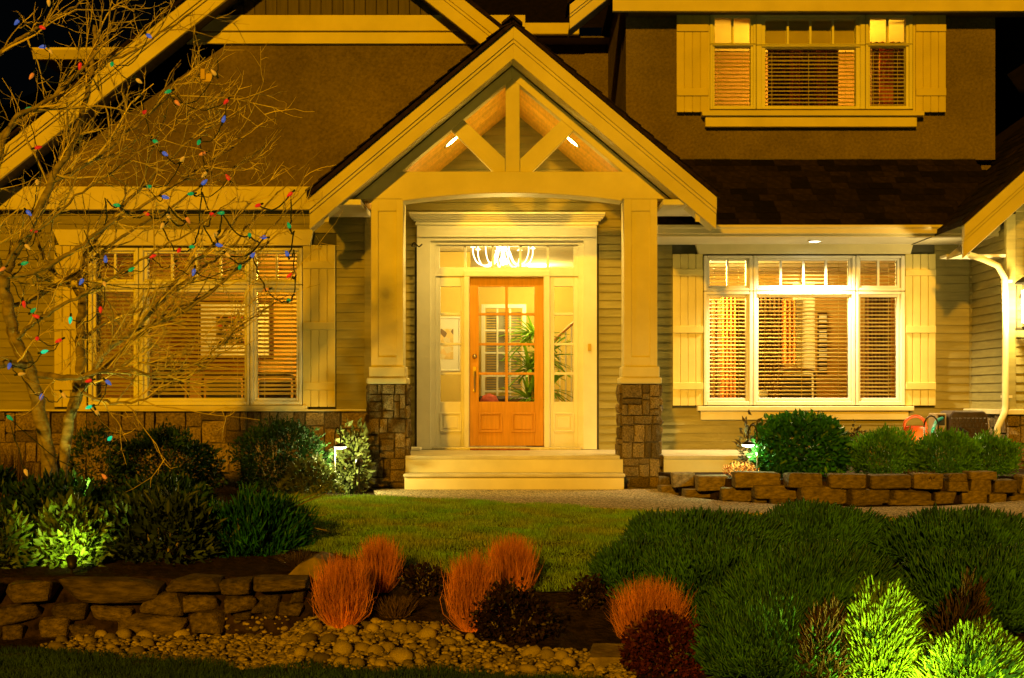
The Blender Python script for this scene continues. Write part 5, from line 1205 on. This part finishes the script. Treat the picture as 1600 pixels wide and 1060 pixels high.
BC = dict(r=emit('red_bulb', (.9, .03, .012), .36, (.62, .03, .012)), g=emit('green_bulb', (.0, .6, .16), .28, (.01, .36, .09)), b=emit('blue_bulb', (.08, .2, .9), .34, (.06, .12, .55)),
          y=emit('yellow_bulb', (.9, .55, .04), .22, (.72, .46, .05)), o=emit('orange_bulb', (.95, .3, .03), .26, (.7, .26, .05)), t=emit('teal_bulb', (.0, .85, .42), .6, (.02, .5, .25)))
CN = dict(r='red', g='green', b='blue', y='yellow', o='orange', t='teal')
prof = [(.001, -.012), (.010, -.010), (.017, .004), (.0185, .015), (.015, .034), (.008, .052), (.001, .060)]
bm_ = MB().lathe(prof, (0, 0, 0), 10); sk_ = MB().lathe([(.001, -.045), (.0095, -.043), (.0105, -.012), (.001, -.008)], (0, 0, 0), 8)
def mk(mb_, nm, m): me = bpy.data.meshes.new(nm); me.from_pydata(mb_.v, [], mb_.f); me.materials.append(M[m] if isinstance(m, str) else m); me.polygons.foreach_set('use_smooth', [True] * len(me.polygons)); return me
BMES = {k: mk(bm_, 'bulb', v) for k, v in BC.items()}; SKT = mk(sk_, 'socket', 'wire')
STRINGS = [
 ('cord of coloured bulbs hanging down the outer side of the tree', [(92, -20, ''), (76, 3, 'y'), (27, 34, 'b'), (65, 43, 'r'), (68, 73, 'b'), (78, 79, 'y'), (50, 118, 'o'), (125, 102, 'r'), (43, 171, 'g'), (58, 231, 'r'), (58, 284, 'y'), (44, 332, 'b'), (55, 361, 'r'), (42, 385, 'y'), (37, 412, 'g'), (5, 420, 'o')]),
 ('cord of coloured bulbs dropping through the middle of the crown', [(215, 20, ''), (232, 56, 'b'), (175, 100, 'g'), (216, 126, 'y'), (225, 176, 'r'), (242, 221, 'g'), (257, 240, 'b'), (284, 250, 'y'), (232, 292, 'g'), (257, 308, 'b')]),
 ('cord of coloured bulbs from the square tag down to the window', [(340, 95, ''), (335, 115, 'y'), (276, 160, 'o'), (264, 143, 'g'), (354, 158, 'r'), (349, 188, 'b'), (311, 222, 'g'), (318, 240, 'o'), (320, 272, 'y'), (318, 286, 'b'), (299, 303, 'g'), (357, 279, 'r')]),
 ('looping cord of coloured bulbs across the top of the dim window', [(162, 352, ''), (165, 310, ''), (184, 321, 'g'), (228, 334, 'r'), (265, 322, ''), (293, 343, 'o'), (263, 338, 'y'), (254, 352, 'y'), (280, 391, 'r'), (299, 386, 'g'), (316, 300, ''), (331, 335, 'r'), (318, 352, ''), (341, 383, 'b'), (337, 366, 'y'), (347, 333, 'g'), (390, 368, 'g'), (413, 371, 'b'), (355, 398, 'y'), (394, 400, 'b'), (410, 440, ''), (417, 453, 'o'), (451, 470, 'g'), (462, 430, ''), (454, 430, 'r'), (460, 390, ''), (449, 398, 'b'), (458, 360, ''), (452, 354, 'g'), (454, 303, 'r'), (404, 321, 'r')]),
 ('cord of coloured bulbs wound over the inner branches', [(130, 360, ''), (165, 407, 'b'), (204, 422, 'g'), (237, 401, 'r'), (271, 412, 'y'), (303, 424, 'b'), (375, 417, 'g'), (128, 439, 'b'), (163, 443, 'y'), (157, 483, 'r'), (110, 499, 't')]),
 ('cord of coloured bulbs wound round the trunk down to the shrubs', [(20, 440, ''), (37, 474, 'r'), (51, 486, 'g'), (58, 495, 'r'), (58, 529, 'r'), (93, 532, 'r'), (68, 550, 't'), (15, 571, 'b'), (32, 585, 'y'), (65, 619, 'b'), (99, 617, 'y'), (140, 595, 'r'), (168, 597, 'b'), (140, 636, 't'), (151, 644, 'y'), (171, 686, 't'), (164, 746, 'o'), (14, 652, 'g'), (40, 737, 'y')]),
]
for si, (lab, pts) in enumerate(STRINGS):
    w3 = [np.array(P(px, py, TD - .55 + .12 * math.sin(i * 1.7 + si))) for i, (px, py, c_) in enumerate(pts)]
    t = thing('string_light', lab, 'string lights', tuple(w3[0]), 'christmas light cords in the tree')
    path_ = []
    for a, b in zip(w3, w3[1:]):
        l = np.linalg.norm(b - a)
        for u in np.linspace(0, 1, 8, endpoint=False): path_.append(a + (b - a) * u + np.array([0, .05 * math.sin(u * 3.14), -min(.10, .22 * l) * math.sin(u * 3.14159)]) + RNG.normal(0, .004, 3))
    path_.append(w3[-1]); MB().tube(path_, .0058 if si == 3 else .004, 5).build('cord', 'wire', t, smooth=True)
    for (px, py, c_), p in zip(pts, w3):
        if not c_: continue
        a = Vector((RNG.normal(0, 1), RNG.normal(-.2, .35), RNG.normal(-.35, .6))).normalized(); q = Vector((0, 0, 1)).rotation_difference(a)
        bu = place_mesh('bulb', BMES[c_], Vector(p) - a * .01, (.82,) * 3, t); bu.rotation_mode = 'QUATERNION'; bu.rotation_quaternion = q; bu['label'] = CN[c_] + ' bulb'
        s2 = bpy.data.objects.new('socket', SKT); COL.objects.link(s2); s2.parent = bu
px, py = 347, 146
tg = thing('cord_tag', 'square yellow plastic tag on the cord high in the tree', 'tag', P(px, py, TD - .56))
MB().box(X(340, TD), X(355, TD), TD - .57, TD - .55, Z(153, TD), Z(140, TD)).build('tag_plate', 'y_tag' if 'y_tag' in M else mat('yellow_tag', (.75, .55, .08), .5, .05, 5), tg, bevel=.004)
MB().box(X(338, TD), X(345, TD), TD - .585, TD - .571, Z(150, TD), Z(134, TD)).build('tag_clip', mat('yellow_clip', (.7, .5, .08), .5, .05, 5), tg, bevel=.004)
